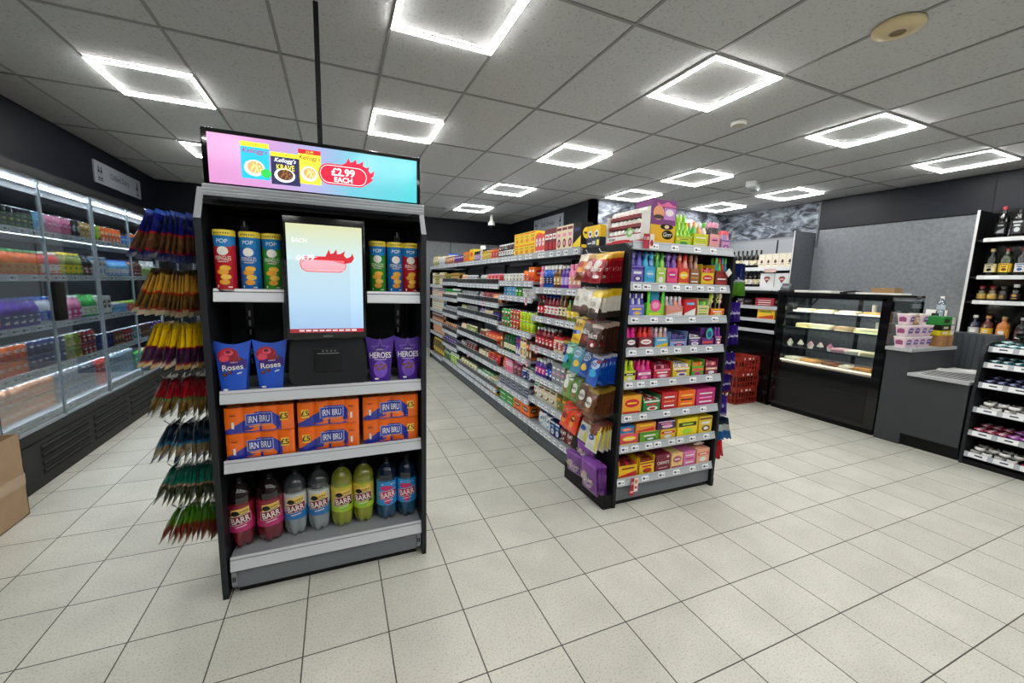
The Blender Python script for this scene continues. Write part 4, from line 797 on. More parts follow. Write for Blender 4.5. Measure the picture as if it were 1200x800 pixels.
ROWS = [ # top z, h, w, [(bands, deco, words)] near -> far, stack
 (1.735,.215,.155, [([(.2,'#e8c050'),(.3,'#c02028'),(1,'#9c1622')], deco_text([(.0,.62,.36,.16,'#e8e0d8'),(.1,.2,.3,.06,'#d8d0c8')],'Maltesers',.45,.16,'#f0e8e0',.3,1.0), 'deep red'), (RED, deco_text([(0,.6,.3,.14,'#d8b8b0')],'Maltesers',.5,.15,'#f4ece8',.2,1.0), 'crimson'), ([(.3,'#e8dcc8'),(.7,'#e8902a'),(1,'#7a3a1c')], deco_blocks([(0,.6,.3,.12,'#b02030')]), 'cream and orange')], (8,5,3)),
 (1.500,.20,.15, [([(.24,'#e8cc2a'),(.78,'#e2ded4'),(1,'#40302a')], deco_blocks([(.0,.5,.3,.1,'#b8b0a0'),(.0,.25,.34,.1,'#5a4034')]), 'white with yellow header'), ([(.08,'#d8d0b8'),(.72,'#e2ded4'),(1,'#4a3428')], deco_blocks([(0,.6,.28,.1,'#c8c0b0'),(.0,.25,.34,.12,'#6a4a3a')]), 'white and brown'), ([(.1,'#e8e0d0'),(.75,'#dedad0'),(1,'#5a4438')], deco_blocks([(0,.55,.26,.1,'#a8a090')]), 'off-white')], (9,6,4)),
 (1.285,.215,.15, [([(.14,'#c8b0a0'),(1,'#46291f')], deco_text([(.05,.3,.34,.14,'#8a1c24'),(.1,.26,.12,.06,'#e8e0d8')],'m&m',.58,.20,'#e8e0dc'), 'dark brown'), ([(.12,'#a04030'),(1,'#3c241e')], deco_text([(.0,.3,.3,.14,'#7a1c24')],'m&m',.58,.20,'#e8e0dc'), 'chocolate brown'), ([(1,'#ecc41c')], deco_text([(-.1,.4,.2,.08,'#2a50b8'),(.18,.42,.18,.08,'#8a9ad8'),(0,.14,.4,.04,'#c8900c')],'m&m',.72,.20,'#5a3010'), 'bright yellow')], (8,5,3)),
 (1.075,.225,.15, [([(.1,'#c8c8d8'),(1,'#0f52b8')], deco_text([(.1,.68,.36,.16,'#c8dcf4'),(.3,.8,.16,.06,'#c02838'),(.1,.4,.3,.14,'#3ab0e0')],'OREO',.68,.12,'#1a3a80'), 'royal blue'), ([(1,'#124aa0')], deco_text([(.0,.7,.36,.14,'#b8cce8'),(.0,.36,.24,.13,'#e8c03a')],'OREO',.7,.12,'#1a3a80'), 'blue with yellow biscuit'), ([(.5,'#58a8c0'),(1,'#3a90b0')], deco_text([(.0,.7,.34,.14,'#c0dce4'),(.1,.36,.26,.13,'#e8c84a')],'OREO',.7,.12,'#1a3a80'), 'sky blue'), ([(.4,'#7ac0a0'),(1,'#188a5a')], deco_blocks([(0,.7,.34,.14,'#c8e4dc'),(-.1,.36,.28,.16,'#4aa8d8'),(.16,.3,.1,.08,'#1a2a30')]), 'sea green')], (7,4,3,2)),
 (.845,.215,.15, [([(.12,'#a88a30'),(1,'#6e4228')], deco_round('#eee8de', '#a06a40', 'Aero'), 'brown'), ([(.12,'#7a6a30'),(1,'#5c3824')], deco_round('#e8e2d8', '#8a5a38', 'Aero'), 'dark brown bubble'), ([(1,'#5a8a34')], deco_round('#eef0e6', '#a86a40', 'Aero'), 'leaf green'), ([(.3,'#e8ecd8'),(1,'#7aa04a')], deco_round('#f0f0e8', '#a87048', None), 'pale green')], (8,5,3,2)),
 (.600,.215,.15, [([(.25,'#8a4030'),(.3,'#e0ddd6'),(1,'#e0ddd6')], deco_text([(.0,.66,.36,.12,'#7a4028'),(-.05,.46,.22,.10,'#2a50a0'),(.40,.5,.08,.45,'#e8d83a')],'Milky',.46,.07,'#f0f0f4'), 'white with blue badge'), ([(.3,'#a05a40'),(1,'#dcd8cc')], deco_blocks([(.0,.5,.3,.1,'#2a50a0'),(.3,.2,.1,.2,'#d8d020')]), 'white and yellow'), ([(1,'#f0481a')], deco_blocks([(.0,.55,.34,.12,'#8a2010'),(-.05,.3,.2,.12,'#e8a02a'),(.05,.57,.2,.05,'#f8b040')]), 'vivid orange'), ([(1,'#ee4a1e')], deco_blocks([(.0,.5,.3,.14,'#8a2414'),(.0,.28,.18,.08,'#e89a2a')]), 'orange and black')], (5,3,3,2))]
YS = [2.225, 2.375, 2.525, 2.665]
for j, (zt, h, wd, kinds, stack) in enumerate(ROWS):
    for k, (bands, dec, nm) in enumerate(kinds):
        n = stack[k]
        for i in range(n):
            q = i/max(1, n-1); last = i == n-1
            x = 1.686 - .0145*i - (.004 if last else 0); yaw = -PI/2 + rnd.uniform(-.05,.05) - (.06 if last else 0); tilt = .03 + .16*q + (.08 if last else 0) + rnd.uniform(-.015,.015)
            lb = f'{nm} sharing bag, {"outermost on" if last else "hung behind on"} {ORD[k]} peg, {ORD[j]} row'
            place(f'bg{j}{k}{i % 2}{last}', p_bag(wd*.92, h*.90, .034 if last else .015, bands, dec, seed=i % 2, z0=-h*.90, nm='sharing_bag'), (x - (.008 if last else 0), YS[k]+rnd.uniform(-.004,.004), zt-.003*i+rnd.uniform(-.004,.004)), (-tilt, 0, yaw), lb, 'sharing bag', f'{nm} bags on the end bay flank, {ORD[j]} row')
        prong('display_hook', (1.697, YS[k], zt-.010), (-.155, 0, 0), f'steel peg carrying the {nm} bags, {ORD[j]} row of the left flank', None)
# purple bags lying in the bin at the foot of the flank
PURP = lambda nm: deco_text([(.0,.45,.38,.28,'#7a5a90'),(.05,.35,.26,.16,'#b89ac0'),(-.1,.6,.16,.10,'#c8b0a8')], 'RANDOMS', .5, .14, '#efe2c8', .1, .86)
for i in range(7):
    place(f'pb{i % 2}', p_bag(.19,.215,.050,[(.06,'#9a5ab8'),(1,'#7a3a92')], PURP(0), seed=i % 2, nm='sharing_bag'), (1.672-.022*(6-i)*.55-.03, 2.21+.012*i*(i % 2), .105+.004*(i % 3)), (.10-.03*i/6, 0, -PI/2-.02+.05*(i % 3)), 'purple sweet bag standing at the foot of the left flank beside the corner', 'sharing bag', 'purple bags at the foot of the end bay')
for i in range(4):
    place(f'pc{i % 2}', p_bag(.18,.175,.05,[(.06,'#8a4aa8'),(1,'#70388a')], PURP(0), seed=5+i % 2, nm='sharing_bag'), (1.655-.0175*i, 2.45, .105+.004*i), (.16, 0, -PI/2+.05*i), 'purple sweet bag in the second pile along the foot of the left flank', 'sharing bag', 'second pile of purple bags')
for i in range(3):
    place('pd', p_bag(.15,.14,.045,[(1,'#8a46a2')], PURP(0), seed=9, nm='sharing_bag'), (1.645-.012*i, 2.30+.04*i, .235+.012*i), (.22, .12*i, -PI/2+.2*i-.2), 'purple sweet bag tipped on top of the upright purple bags', 'sharing bag', 'purple bags tipped on the pile')
m = MB(); m.box(-.07, .0, 0, .52, 0, .10, BLK); m.box(-.072,-.064,0,.52,.08,.125,BLK); m.box(-.073,-.071,.0,.52,.035,.04,GLOSSBLK); o = m.ob('floor_bin'); o.location = (1.6965, 2.125, 0); tag(o, 'low black bin along the foot of the left flank holding purple bags', 'bin')
# right flank
RR = [(1.70,.24,.12,[(.5,'#17205a'),(.56,'#c8d0dc'),(1,'#5a9a2a')],'navy and green',6,2.20),(1.42,.15,.12,[(.5,'#3a1a8a'),(.6,'#d0c8e8'),(1,'#34187c')],'purple',6,2.20),(1.24,.15,.12,[(.5,'#3a1a8a'),(.6,'#d0c8e8'),(1,'#34187c')],'violet',6,2.20),(1.03,.13,.12,[(.5,'#341a7a'),(.6,'#c8c0e0'),(1,'#34187c')],'dark purple',6,2.20),(.86,.13,.12,[(.5,'#341a7a'),(.6,'#c8c0e0'),(1,'#34187c')],'indigo',5,2.20),(.70,.17,.12,[(.2,'#4a2a9a'),(.85,'#38188a'),(1,'#b8b0d8')],'plain purple',4,2.20),(.52,.19,.12,[(.3,'#1a3048'),(.6,'#c8d0cc'),(1,'#1f78b8')],'blue and silver',6,2.20),(.33,.16,.09,[(1,'#c8142c')],'scarlet',5,2.20)]
for j, (zt, h, wd, bands, nm, n, y) in enumerate(RR):
    dec = deco_blocks([(0,.5,.3,.12,'#e0d8ee')]) if j != 7 else None
    for i in range(n):
        q = i/(n-1); x = 2.668 + .024*i
        place(f'rr{j}{i % 2}', p_bag(wd*.62, h, .020, bands, dec, seed=i % 2, z0=-h, nm='hanging_packet'), (x, y+rnd.uniform(-.01,.01), zt+rnd.uniform(-.006,.006)), (.05+.28*q*(1 if j > 5 else .35), 0, -PI/2+.1+rnd.uniform(-.15,.15)), f'{nm} packet on the {ORD[j]} peg down the right side of the end bay', 'hanging packet', f'{nm} packets on the right side of the end bay')
    prong('display_hook', (2.647, y, zt-.012), (.16, 0, 0), f'steel peg holding {nm} packets on the right side of the end bay', None)

# ------------------------------------------------------------------ generic runs of goods along a shelf (along +y)
WORDS = {'box':'carton','bot':'bottle','can':'drink can','jar':'jar','tub':'tub','pouch':'bag','tin':'tin'}
def builder(sp):
    k = sp[0]
    if k == 'box': return p_box(sp[1], sp[2], sp[3], sp[4], len(sp) > 5 and sp[5] or 0), sp[1], sp[3], sp[2], 'carton'
    if k == 'can': return p_can(sp[1], sp[2], sp[3]), 2*sp[1], sp[2], 2*sp[1], 'drink can'
    if k == 'tin': return p_can(sp[1], sp[2], sp[3], 5, 'tin'), 2*sp[1], sp[2], 2*sp[1], 'food tin'
    if k == 'bot': return p_bot(sp[1], sp[2], sp[3], sp[4], sp[5]), 2*sp[1], sp[2], 2*sp[1], 'bottle'
    if k == 'jar': return p_jar(sp[1], sp[2], sp[3], sp[4]), 2*sp[1], sp[2], 2*sp[1], 'jar'
    if k == 'tub': return p_tub(sp[1], sp[2], sp[3], sp[4]), 2*sp[1], sp[2], 2*sp[1], 'tub'
    if k == 'pouch': return p_pouch(sp[1], sp[2], sp[3], sp[4]), sp[1], sp[2], sp[3], 'bag'
def cname(sp):
    c = next(x for x in sp if isinstance(x, tuple))
    return c[0] + ' and ' + c[1] if c[0] != c[1] else c[0]
COUNTN = {}
def run(specs, y0, y1, front, z, face, where, rows=1, stack=1, cap=None, gap=.004, rowgap=.008, hmax=None):
    """fills y0..y1 with facings; face = +1: fronts look towards +x, -1: towards -x"""
    y = y0; i = 0; tot = sum(n for _, n in specs); res = []
    seq = []
    for sp, n in specs: seq += [sp]*n
    while seq and y < y1:
        sp = seq[i % len(seq)]
        if i >= len(seq)*3: break
        f, wd, hh, dp, noun = builder(sp)
        if y + wd > y1: break
        for r_ in range(rows):
            st = 1
            if stack > 1 and hmax: st = max(1, min(stack, int(hmax/hh)))
            for s_ in range(st):
                yy = y + wd/2; xx = front - face*(r_*(dp+rowgap))
                off = 0 if noun in ('carton',) else dp/2
                loc = (xx - face*off, yy, z + .0006 + s_*(hh+.0008))
                lb = f'{cname(sp)} {noun} on {where}'
                place(repr(sp), f, loc, (PI/2 if face > 0 else -PI/2) + rnd.uniform(-.05,.05)*(noun != 'carton'), lb, noun.replace('food ', '').replace('drink ', ''), f'{cname(sp)} {noun}s on {where}')
        y += wd + (gap if noun in ('carton','bag') else gap*2.6); i += 1
    return y

# ------------------------------------------------------------------ the long gondola
GXL, GXR = 1.70, 2.62
BAYS = [(2.70,3.505,[.18,.43,.655,.93,1.215,1.475]), (3.505,4.385,[.18,.37,.54,.765,1.03,1.375,1.53]), (4.385,5.26,[.18,.26,.53,.78,1.07,1.27,1.49]), (5.26,6.135,[.18,.26,.53,.78,1.07,1.27,1.49]), (6.135,7.10,[.18,.46,.69,.98,1.24,1.50]), (7.10,8.10,[.14,.555,.77,.998,1.24,1.45])]
BN = ['first bay behind the hanging bags','second bay of the gondola','third bay of the gondola','fourth bay of the gondola','fifth bay of the gondola','far end bay of the gondola']
def glass_riser(parent, y0, y1, z, x=GXL, h=.085):
    m = MB(); m.box(x+.002, x+.005, y0, y1, z+.005, z+h, glass('#cfd6d8', .10, .15, 'frosted_riser')); m.box(x+.001, x+.006, y0, y1, z+h-.004, z+h, M('#c8ccd0', rough=.3)); m.ob('shelf_riser', parent)
for b, (y0, y1, zs) in enumerate(BAYS):
    cx = 2.16; t = empty('gondola_bay', (cx, y0, 0)); W = y1-y0
    tag(t, 'grey shelved gondola bay, ' + BN[b] + ' counting from the viewer', 'shelving bay')
    m = K(); m.box(-.012, .012, .01, W-.01, .05, 1.74, M('#6c7076', rough=.5)); m.ob('back_panel', t)
    for yy in (.0, W-.02):
        m = K(); m.box(-.03, .03, yy, yy+.02, 0, 1.76, BLK); [m.prism([(-.44,z-.045),(-.44,z-.025),(-.03,z-.025),(-.03,z-.10)], yy+.004, yy+.010, BLK, 'y') for z in zs[1:]]; m.ob('upright', t)
    m = K(); m.box(GXL-cx+.02, GXR-cx-.02, .004, W-.004, .02, zs[0]-.045, M('#4a4e53', rough=.5)); m.box(GXL-cx+.03, GXR-cx-.03, 0, W, 0, .02, BLK); m.ob('plinth', t)
    for i, z in enumerate(zs + [1.79]):
        m = MB(); last = i == len(zs)
        m.box(GXL-cx+.012, (GXR-cx-.012) , .002, W-.002, z-.022, z, SHELF); o = m.ob('shelf', t)
        th = .048; r = MB()
        for s in (-1, 1):
            e = (GXL-cx) if s < 0 else (GXR-cx)
            (r if s < 0 else (r2 := MB())).prism([(e-s*.012, z+.008), (e+s*.004*0, z+.010), (e+s*.010*0, z-th+.004), (e, z-th), (e-s*.014, z-th+.01)], .003, W-.003, RAIL, 'y')
        S = lambda u, v, h: (GXL-cx-.0003-h, u, v)
        sp = []; u = .06
        while u < W-.05: sp.append(u); u += rnd.choice((.075, .09, .12, .15))
        for u in sp:
            r.rect(S, u-.03, u+.03, z-th*.88, z-.004, TICKET, h=.0006); r.rect(S, u-.022, u-.002, z-th*.6, z-th*.3, INK, h=.0012); r.rect(S, u+.006, u+.022, z-th*.5, z-th*.36, INK, h=.0012)
        r.ob('price_rail', o); r2.ob('price_rail', o)
        if b in (2, 3, 4) and not last and i > 0: glass_riser(o, .01, W-.01, z, GXL-cx, .07)
m = K(); m.prism([(1.70,0),(1.70,1.66),(1.74,1.745),(2.16,1.745),(2.58,1.745),(2.62,1.66),(2.62,0)], 8.10, 8.125, BLK, 'y'); tag(m.ob('gondola_end_panel'), 'black end panel closing the far end of the gondola', 'end panel')
C = lambda *a: tuple(a)
# (bay, shelf) -> runs
P = lambda w, h, t, *c: ('pouch', w, h, t, c)
B_ = lambda w, d, h, *c: ('box', w, d, h, c)
SHELFRUNS = {
 (0,5): [(('bot',.028,.20,'squat',('pink','peach','white'),'pink'),3), (('bot',.026,.19,'sauce',('purple','lilac','white'),'white'),2), (('bot',.026,.20,'squat',('brown','gold','white'),'white'),2), (('bot',.028,.20,'squat',('blue','navy','white'),'white'),3)],
 (0,4): [(('bot',.030,.17,'sauce',('olive','yellow','white'),'green'),3), (('bot',.027,.21,'sauce',('brown','cream','black'),'gold'),2), (('bot',.028,.2,'sauce',('dark red','white','red'),'blue'),4), (('bot',.028,.19,'sauce',('dark brown','red','white'),'red'),2)],
 (0,3): [(('jar',.036,.12,('navy','purple','gold'),'gold'),3), (('jar',.036,.13,('cream','red','white'),'red'),2), (('bot',.03,.18,'sauce',('dark red','red','white'),'white'),5)],
 (0,2): [(('bot',.036,.2,'milk',('lime green','green','white'),'green'),2), (B_(.07,.05,.19,'grey','pink','white'),3), (('bot',.03,.19,'squat',('navy','blue','white'),'white'),2), (('bot',.03,.16,'squat',('purple','magenta','white'),'white'),3)],
 (0,1): [(P(.10,.17,.05,'olive','orange','yellow'),3), (P(.11,.16,.05,'cream','brown','white'),3), (P(.10,.16,.05,'white','green','red'),2)],
 (0,0): [(P(.10,.15,.05,'dark red','white','cream'),2), (B_(.08,.06,.14,'navy','white','light blue'),2), (P(.13,.16,.07,'white','navy','light blue'),4)],
 (1,6): [(B_(.06,.10,.14,'orange','red','white'),2), (('tin',.033,.11,('orange','light blue','white')),2), (('tub',.04,.085,('white','brown','cream'),'white'),7)],
 (1,5): [(('tub',.045,.09,('white','grey','white'),'white'),3), (('tin',.036,.10,('green','white','lime green')),2), (('tin',.036,.10,('light blue','teal','white')),5)],
 (1,4): [(('tin',.037,.10,('lime green','yellow','green')),4), (('tin',.037,.10,('red','cream','green')),3), (('tin',.037,.10,('green','white','red')),4)],
 (1,3): [(B_(.06,.08,.19,'brown','orange','cream'),2), (B_(.07,.08,.20,'cream','brown','yellow'),2), (B_(.05,.08,.2,'purple','white','red'),2), (('bot',.032,.17,'milk',('dark green','cream','green'),'green'),5)],
 (1,2): [(P(.12,.12,.06,'navy','white','blue'),2), (P(.10,.15,.05,'dark red','pink','grey'),2), (B_(.06,.06,.14,'pink','white','red'),3), (P(.10,.14,.05,'coral','orange','cream'),3)],
 (1,1): [(B_(.16,.10,.10,'grey','navy','white'),5)],
 (1,0): [(B_(.20,.10,.12,'orange','brown','cream'),2), (B_(.20,.10,.11,'green','olive','white'),2)],
 (2,6): [(P(.12,.13,.06,'red','pink','yellow'),4), (P(.12,.12,.05,'grey','white','green'),3)],
 (2,5): [(P(.13,.12,.06,'peach','orange','yellow'),2), (P(.12,.12,.06,'dark red','red','white'),3), (P(.12,.12,.05,'grey','white','cream'),3)],
 (2,4): [(B_(.11,.08,.09,'navy','purple','white'),2), (B_(.09,.08,.10,'cream','yellow','brown'),3), (P(.11,.11,.05,'grey','lilac','white'),3)],
 (2,3): [(P(.12,.13,.06,'orange','red','white'),4), (P(.11,.13,.05,'brown','cream','red'),4)],
 (2,2): [(P(.13,.13,.06,'red','orange','white'),3), (P(.12,.12,.06,'cream','brown','red'),4)],
 (2,1): [(B_(.14,.1,.10,'cream','green','white'),2), (P(.13,.10,.06,'white','green','cream'),4)],
 (2,0): [(B_(.09,.1,.15,'yellow','orange','red'),3), (P(.1,.15,.05,'dark red','red','orange'),5)],
 (3,6): [(P(.12,.12,.06,'grey','white','silver'),4), (P(.12,.13,.06,'peach','cream','brown'),3)],
 (3,5): [(P(.12,.12,.06,'grey','silver','white'),6)],
 (3,4): [(P(.12,.11,.06,'grey','silver','olive'),4), (P(.12,.11,.05,'cream','lime green','white'),3)],
 (3,3): [(P(.12,.13,.06,'olive','cream','white'),4), (P(.12,.12,.06,'cream','peach','white'),3)],
 (3,2): [(P(.12,.14,.06,'dark red','grey','cream'),4), (P(.12,.12,.06,'grey','brown','white'),3)],
 (3,1): [(P(.12,.12,.06,'cream','olive','green'),6)],
 (3,0): [(P(.1,.14,.05,'lilac','grey','navy'),4), (P(.1,.14,.05,'pink','white','grey'),4)],
 (4,5): [(B_(.09,.1,.15,'gold','brown','black'),5), (B_(.08,.1,.14,'olive','gold','black'),4)],
 (4,4): [(('jar',.045,.16,('dark green','white','green'),'white'),4), (('jar',.045,.15,('green','white','red'),'green'),5)],
 (4,3): [(P(.12,.13,.06,'grey','silver','white'),7)], (4,2): [(P(.12,.14,.05,'brown','peach','white'),7)], (4,1): [(P(.12,.14,.05,'purple','grey','white'),7)], (4,0): [(P(.12,.18,.05,'lime green','white','olive'),4), (P(.1,.2,.05,'dark green','white','green'),4)],
 (5,5): [(B_(.10,.06,.22,'cream','brown','white'),3), (B_(.09,.06,.2,'olive','cream','yellow'),4)],
 (5,4): [(B_(.10,.06,.19,'peach','blue','white'),4), (B_(.10,.06,.18,'cream','orange','blue'),4)],
 (5,3): [(B_(.10,.06,.19,'cream','light blue','grey'),8)], (5,2): [(B_(.11,.06,.17,'brown','peach','white'),8)], (5,1): [(P(.12,.18,.05,'peach','red','grey'),7)], (5,0): [(P(.14,.3,.07,'brown','yellow','green'),6)]}
SN = {0:'bottom shelf', 1:'second shelf up', 2:'third shelf up', 3:'fourth shelf up', 4:'fifth shelf up', 5:'sixth shelf up', 6:'seventh shelf up'}
for (b, i), specs in SHELFRUNS.items():
    y0, y1, zs = BAYS[b]; zn = (zs + [1.79])[i+1] - zs[i] - .055
    ok = [(s, n) for s, n in specs]
    run(ok, y0+.022, y1-.02, GXL+.03, zs[i], -1, SN[i] + ', ' + BN[b].replace(' of the gondola',''), rows=2 if b < 3 else 1, stack=3 if b == 1 and i == 4 else 1, hmax=zn)
TOPR = [(B_(.12,.10,.20,'black','yellow','navy'),1), (B_(.085,.09,.20,'cream','dark red','pink'),3), (B_(.065,.09,.20,'dark red','white','red'),3), (B_(.062,.09,.17,'coral','white','pink'),3), (B_(.12,.10,.11,'yellow','orange','gold'),4),
        (('bot',.030,.15,'milk',('dark brown','white','black'),'silver'),7), (('jar',.036,.13,('orange','red','brown'),'brown'),3), (('jar',.036,.14,('gold','yellow','black'),'black'),4), (('tin',.035,.20,('white','cream','grey')),1), (('jar',.036,.13,('dark brown','lilac','gold'),'black'),3),
        (B_(.17,.1,.17,'yellow','orange','red'),1), (B_(.15,.1,.15,'orange','gold','purple'),2), (B_(.08,.08,.12,'purple','dark red','white'),6), (P(.11,.13,.05,'peach','brown','cream'),6), (('tub',.055,.16,('white','light blue','grey'),'cream'),4), (P(.11,.2,.06,'cream','olive','brown'),5)]
run(TOPR, 2.74, 8.05, GXL+.03, 1.79, -1, 'the long top shelf of the gondola', rows=1, stack=2, hmax=.23)
place('bluetub', p_tub(.09,.22,('white','yellow','blue'),'blue'), (1.95, 7.3, 1.7905), 0, 'white tub with a big blue lid standing on the far top shelf of the gondola', 'tub')
# red promotion flags clipped to the rails
for k, (y, z) in enumerate(((3.62,1.34),(4.9,1.25),(3.36,.905),(3.55,.74),(5.5,.49))):
    m = MB(); S = sideL(0); m.rect(S, -.025,.025,-.07,0, M('#a83a5a')); m.rect(S,-.018,.018,-.06,-.035,M('#f0e4e6'),h=.0012); m.rect(S,-.018,.018,-.025,-.01,M('#e8c8d0'),h=.0012); o = m.ob('promotion_card'); o.location = (1.694, y, z+.03)
    tag(o, f'small pinkish card clipped to a gondola rail, {ORD[min(3,int((y-2.7)/.88))]} bay, {("head","chest","waist","thigh","knee")[min(4,int((1.4-z)/.25))]} height', 'price card')

# ------------------------------------------------------------------ glass-door fridges on the left
FX, FB = -1.93, -2.75
fr = empty('glass_door_fridge', (-2.34, 3.43, 0)); tag(fr, 'long black multi-deck fridge with sliding glass doors along the left wall', 'fridge'); fy0, fy1 = 0.0, 4.20; ox = -2.34
FBK = M('#141517', rough=.4); INN = M('#dfe4e8', rough=.5)
def F(x): return x-ox
m = K(); m.box(F(FB), F(-1.95), fy0, fy1, .03, .40, FBK); m.box(F(FX-.012), F(FX), fy0, fy1, .34, .405, FBK); m.box(F(FX-.03), F(FX-.006), fy0, fy1, 0, .34, FBK)
for k in range(7):
    a = .36 + .68*k
    for q in range(4): z = .075+.058*q; m.box(F(FX-.008), F(FX+.003), a, a+.60, z+.026, z+.036, M('#2a2b2e', rough=.35)); m.box(F(FX-.010), F(FX-.004), a, a+.60, z, z+.026, M('#020203', rough=.6))
m.box(F(FX-.002), F(FX+.001), fy0, fy1, .325, .330, M('#050505')); m.ob('base', fr)
m = K(); m.box(F(FB), F(FX+.01), fy0, fy1, 2.15, 2.21, FBK); m.box(F(FB), F(-2.2), fy0, fy1, 2.10, 2.15, M('#1e2126', rough=.4)); m.ob('canopy', fr)
m = K(); m.box(F(FB), F(FB+.02), fy0, fy1, .40, 2.10, M('#1b2028', rough=.5)); m.ob('back_panel', fr)
for yy in (0, fy1-.03): m = K(); m.box(F(FB), F(FX), yy, yy+.03, .40, 2.15, FBK if yy else M('#23262a', rough=.4)); m.ob('side_panel', fr)
FZ = [.425, .735, 1.07, 1.45, 1.79]
DKR = M('#c4cad0', rough=.3)
for i, z in enumerate(FZ):
    m = K(); fxx = -2.02 if i == 0 else -2.10
    m.box(F(FB+.02), F(fxx-.01), .03, fy1-.03, z-.02, z, INN); o = m.ob('shelf', fr)
    r = MB(); r.box(F(fxx-.012), F(fxx), .03, fy1-.03, z-.028, z+.022, DKR); S = lambda u, v, h, fxx=fxx: (F(fxx)+h, u, v)
    u = .1
    while u < fy1-.1: r.rect(S, u-.045, u+.045, z-.022, z+.016, TICKET, h=.0006); r.rect(S, u-.03, u+.0, z-.012, z+.006, INK, h=.0012); r.rect(S, u+.012, u+.03, z-.008, z+.002, INK, h=.0012); u += rnd.choice((.10,.13,.17,.24))
    r.ob('price_rail', o)
    if i: l = MB(); l.box(F(fxx-.024), F(fxx-.014), .05, fy1-.05, z-.028, z-.0205, E_('#eaf4ff', 110)); l.ob('hidden_shelf_light', o)
for a, b_ in ((.05, 1.52), (1.58, 2.9), (2.96, 4.1)):
    l = MB(); l.box(F(-2.11), F(-2.09), a, b_, 2.134, 2.148, E_('#f0f7ff', 130)); l.ob('strip_light', fr)
DG = glass('#eef4f6', .055, .01, 'door_glass')
for k in range(6):
    a = .0 + .68*k; x = FX - (.006 if k % 2 else 0.0)
    m = K(); m.box(F(x-.004), F(x), a+.006, a+.676, .425, 2.14, DG); d = m.ob('glass_door', fr)
    e = MB(); AL = M('#8e979e', rough=.3, metal=.5)
    for yy in (a+.002, a+.664): e.box(F(x-.008), F(x+.003), yy, yy+.014, .42, 2.145, M('#76828a', rough=.25, metal=.3))
    e.box(F(x-.010), F(x+.003), a, a+.68, .412, .428, AL); e.box(F(x-.008), F(x+.003), a, a+.68, 2.138, 2.152, M('#3a3e42', rough=.3)); e.ob('door_frame', d)
    if k in (1, 3, 5): h_ = MB(); h_.rbox(F(FX+.002), F(FX+.03), a-.015 if k else a, a+.115, 1.135, 1.425, M('#020202', rough=.9), .012, 3); h_.ob('handle', d)
def FN(i): return ('bottom deck','first shelf','second shelf','third shelf','top shelf')[i] + ' of the left fridge'
cans = lambda c: ('can', .030, .165, c)
FR = {4: [(('bot',.04,.21,'milk',('cream','orange','red'),'light blue'),3), (('bot',.04,.20,'milk',('peach','dark red','white'),'blue'),2), (('bot',.038,.19,'milk',('olive','lime green','white'),'white'),1), (cans(('black','lime green','green')),6), (cans(('light blue','blue','white')),2), (cans(('pink','magenta','white')),5), (cans(('black','silver','teal')),2), (cans(('gold','cream','brown')),3), (cans(('lime green','black','green')),2), (cans(('orange','peach','white')),6), (('can',.036,.12,('blue','light blue','silver')),5), (cans(('orange','yellow','teal')),3), (cans(('green','teal','white')),6), (cans(('red','silver','blue')),9)],
      3: [(('bot',.045,.22,'milk',('lime green','white','green'),'green'),3), (('bot',.045,.22,'milk',('dark red','cream','red'),'white'),2), (('bot',.036,.20,'pet',('orange','gold','red'),'green'),6), (('bot',.036,.2,'pet',('red','white','red'),'white'),3), (('bot',.036,.21,'pet',('olive','yellow','green'),'yellow'),4), (('bot',.036,.2,'pet',('black','dark red','white'),'black'),2), (('box',.07,.07,.2,('white','light blue','grey')),3), (('bot',.04,.18,'pet',('light blue','white','blue'),'blue'),6), (('bot',.036,.2,'pet',('brown','dark red','white'),'black'),4), (('bot',.036,.2,'pet',('white','lime green','teal'),'white'),10)],
      2: [(('bot',.036,.22,'pet',('navy','blue','white'),'silver'),4), (('bot',.036,.22,'pet',('dark brown','red','orange'),'red'),2), (('bot',.036,.22,'pet',('purple','navy','white'),'navy'),5), (('bot',.036,.22,'pet',('silver','blue','white'),'blue'),3), (('bot',.036,.22,'pet',('pink','magenta','white'),'white'),4), (('bot',.036,.22,'pet',('green','white','lime green'),'green'),3), (('box',.08,.07,.2,('white','brown','cream')),3), (('tub',.045,.11,('light blue','white','blue'),'white'),4), (('tub',.045,.11,('coral','yellow','white'),'lime green'),6), (('box',.09,.07,.17,('white','purple','grey')),8)],
      1: [(('tin',.034,.115,('lime green','white','green')),4), (('tin',.034,.115,('orange','white','red')),5), (('tin',.034,.115,('navy','black','white')),6), (('tin',.034,.115,('olive','gold','black')),3), (('tin',.034,.115,('dark red','coral','white')),3), (cans(('navy','blue','black')),5), (cans(('brown','gold','cream')),3), (cans(('dark red','red','white')),3), (cans(('teal','white','dark green')),3), (cans(('brown','peach','dark brown')),4), (cans(('purple','white','lilac')),8)],
      0: [(('tin',.034,.125,('light blue','silver','white')),4), (('tin',.034,.125,('peach','white','coral')),8), (('tin',.034,.125,('grey','silver','blue')),8), (('tin',.034,.125,('coral','peach','white')),3), (('tin',.034,.125,('silver','light blue','grey')),7), (('box',.10,.09,.17,('green','light blue','white')),3), (('box',.10,.09,.17,('peach','orange','cream')),3), (('box',.1,.09,.14,('cream','lime green','white')),10)]}
for i, specs in FR.items():
    fx = -2.118 if i == 0 else -2.128
    run(specs, 3.49, 6.75, fx, FZ[i], 1, FN(i), rows=1 if i < 2 else 2, stack=2 if i < 2 else 1, hmax=.27 if i == 0 else .25)
m = MB(); wht = M('#f1f1ee')
for k in range(3): m.box(0, .27, -.02, .42, k*.0, k*.0+.002, wht)
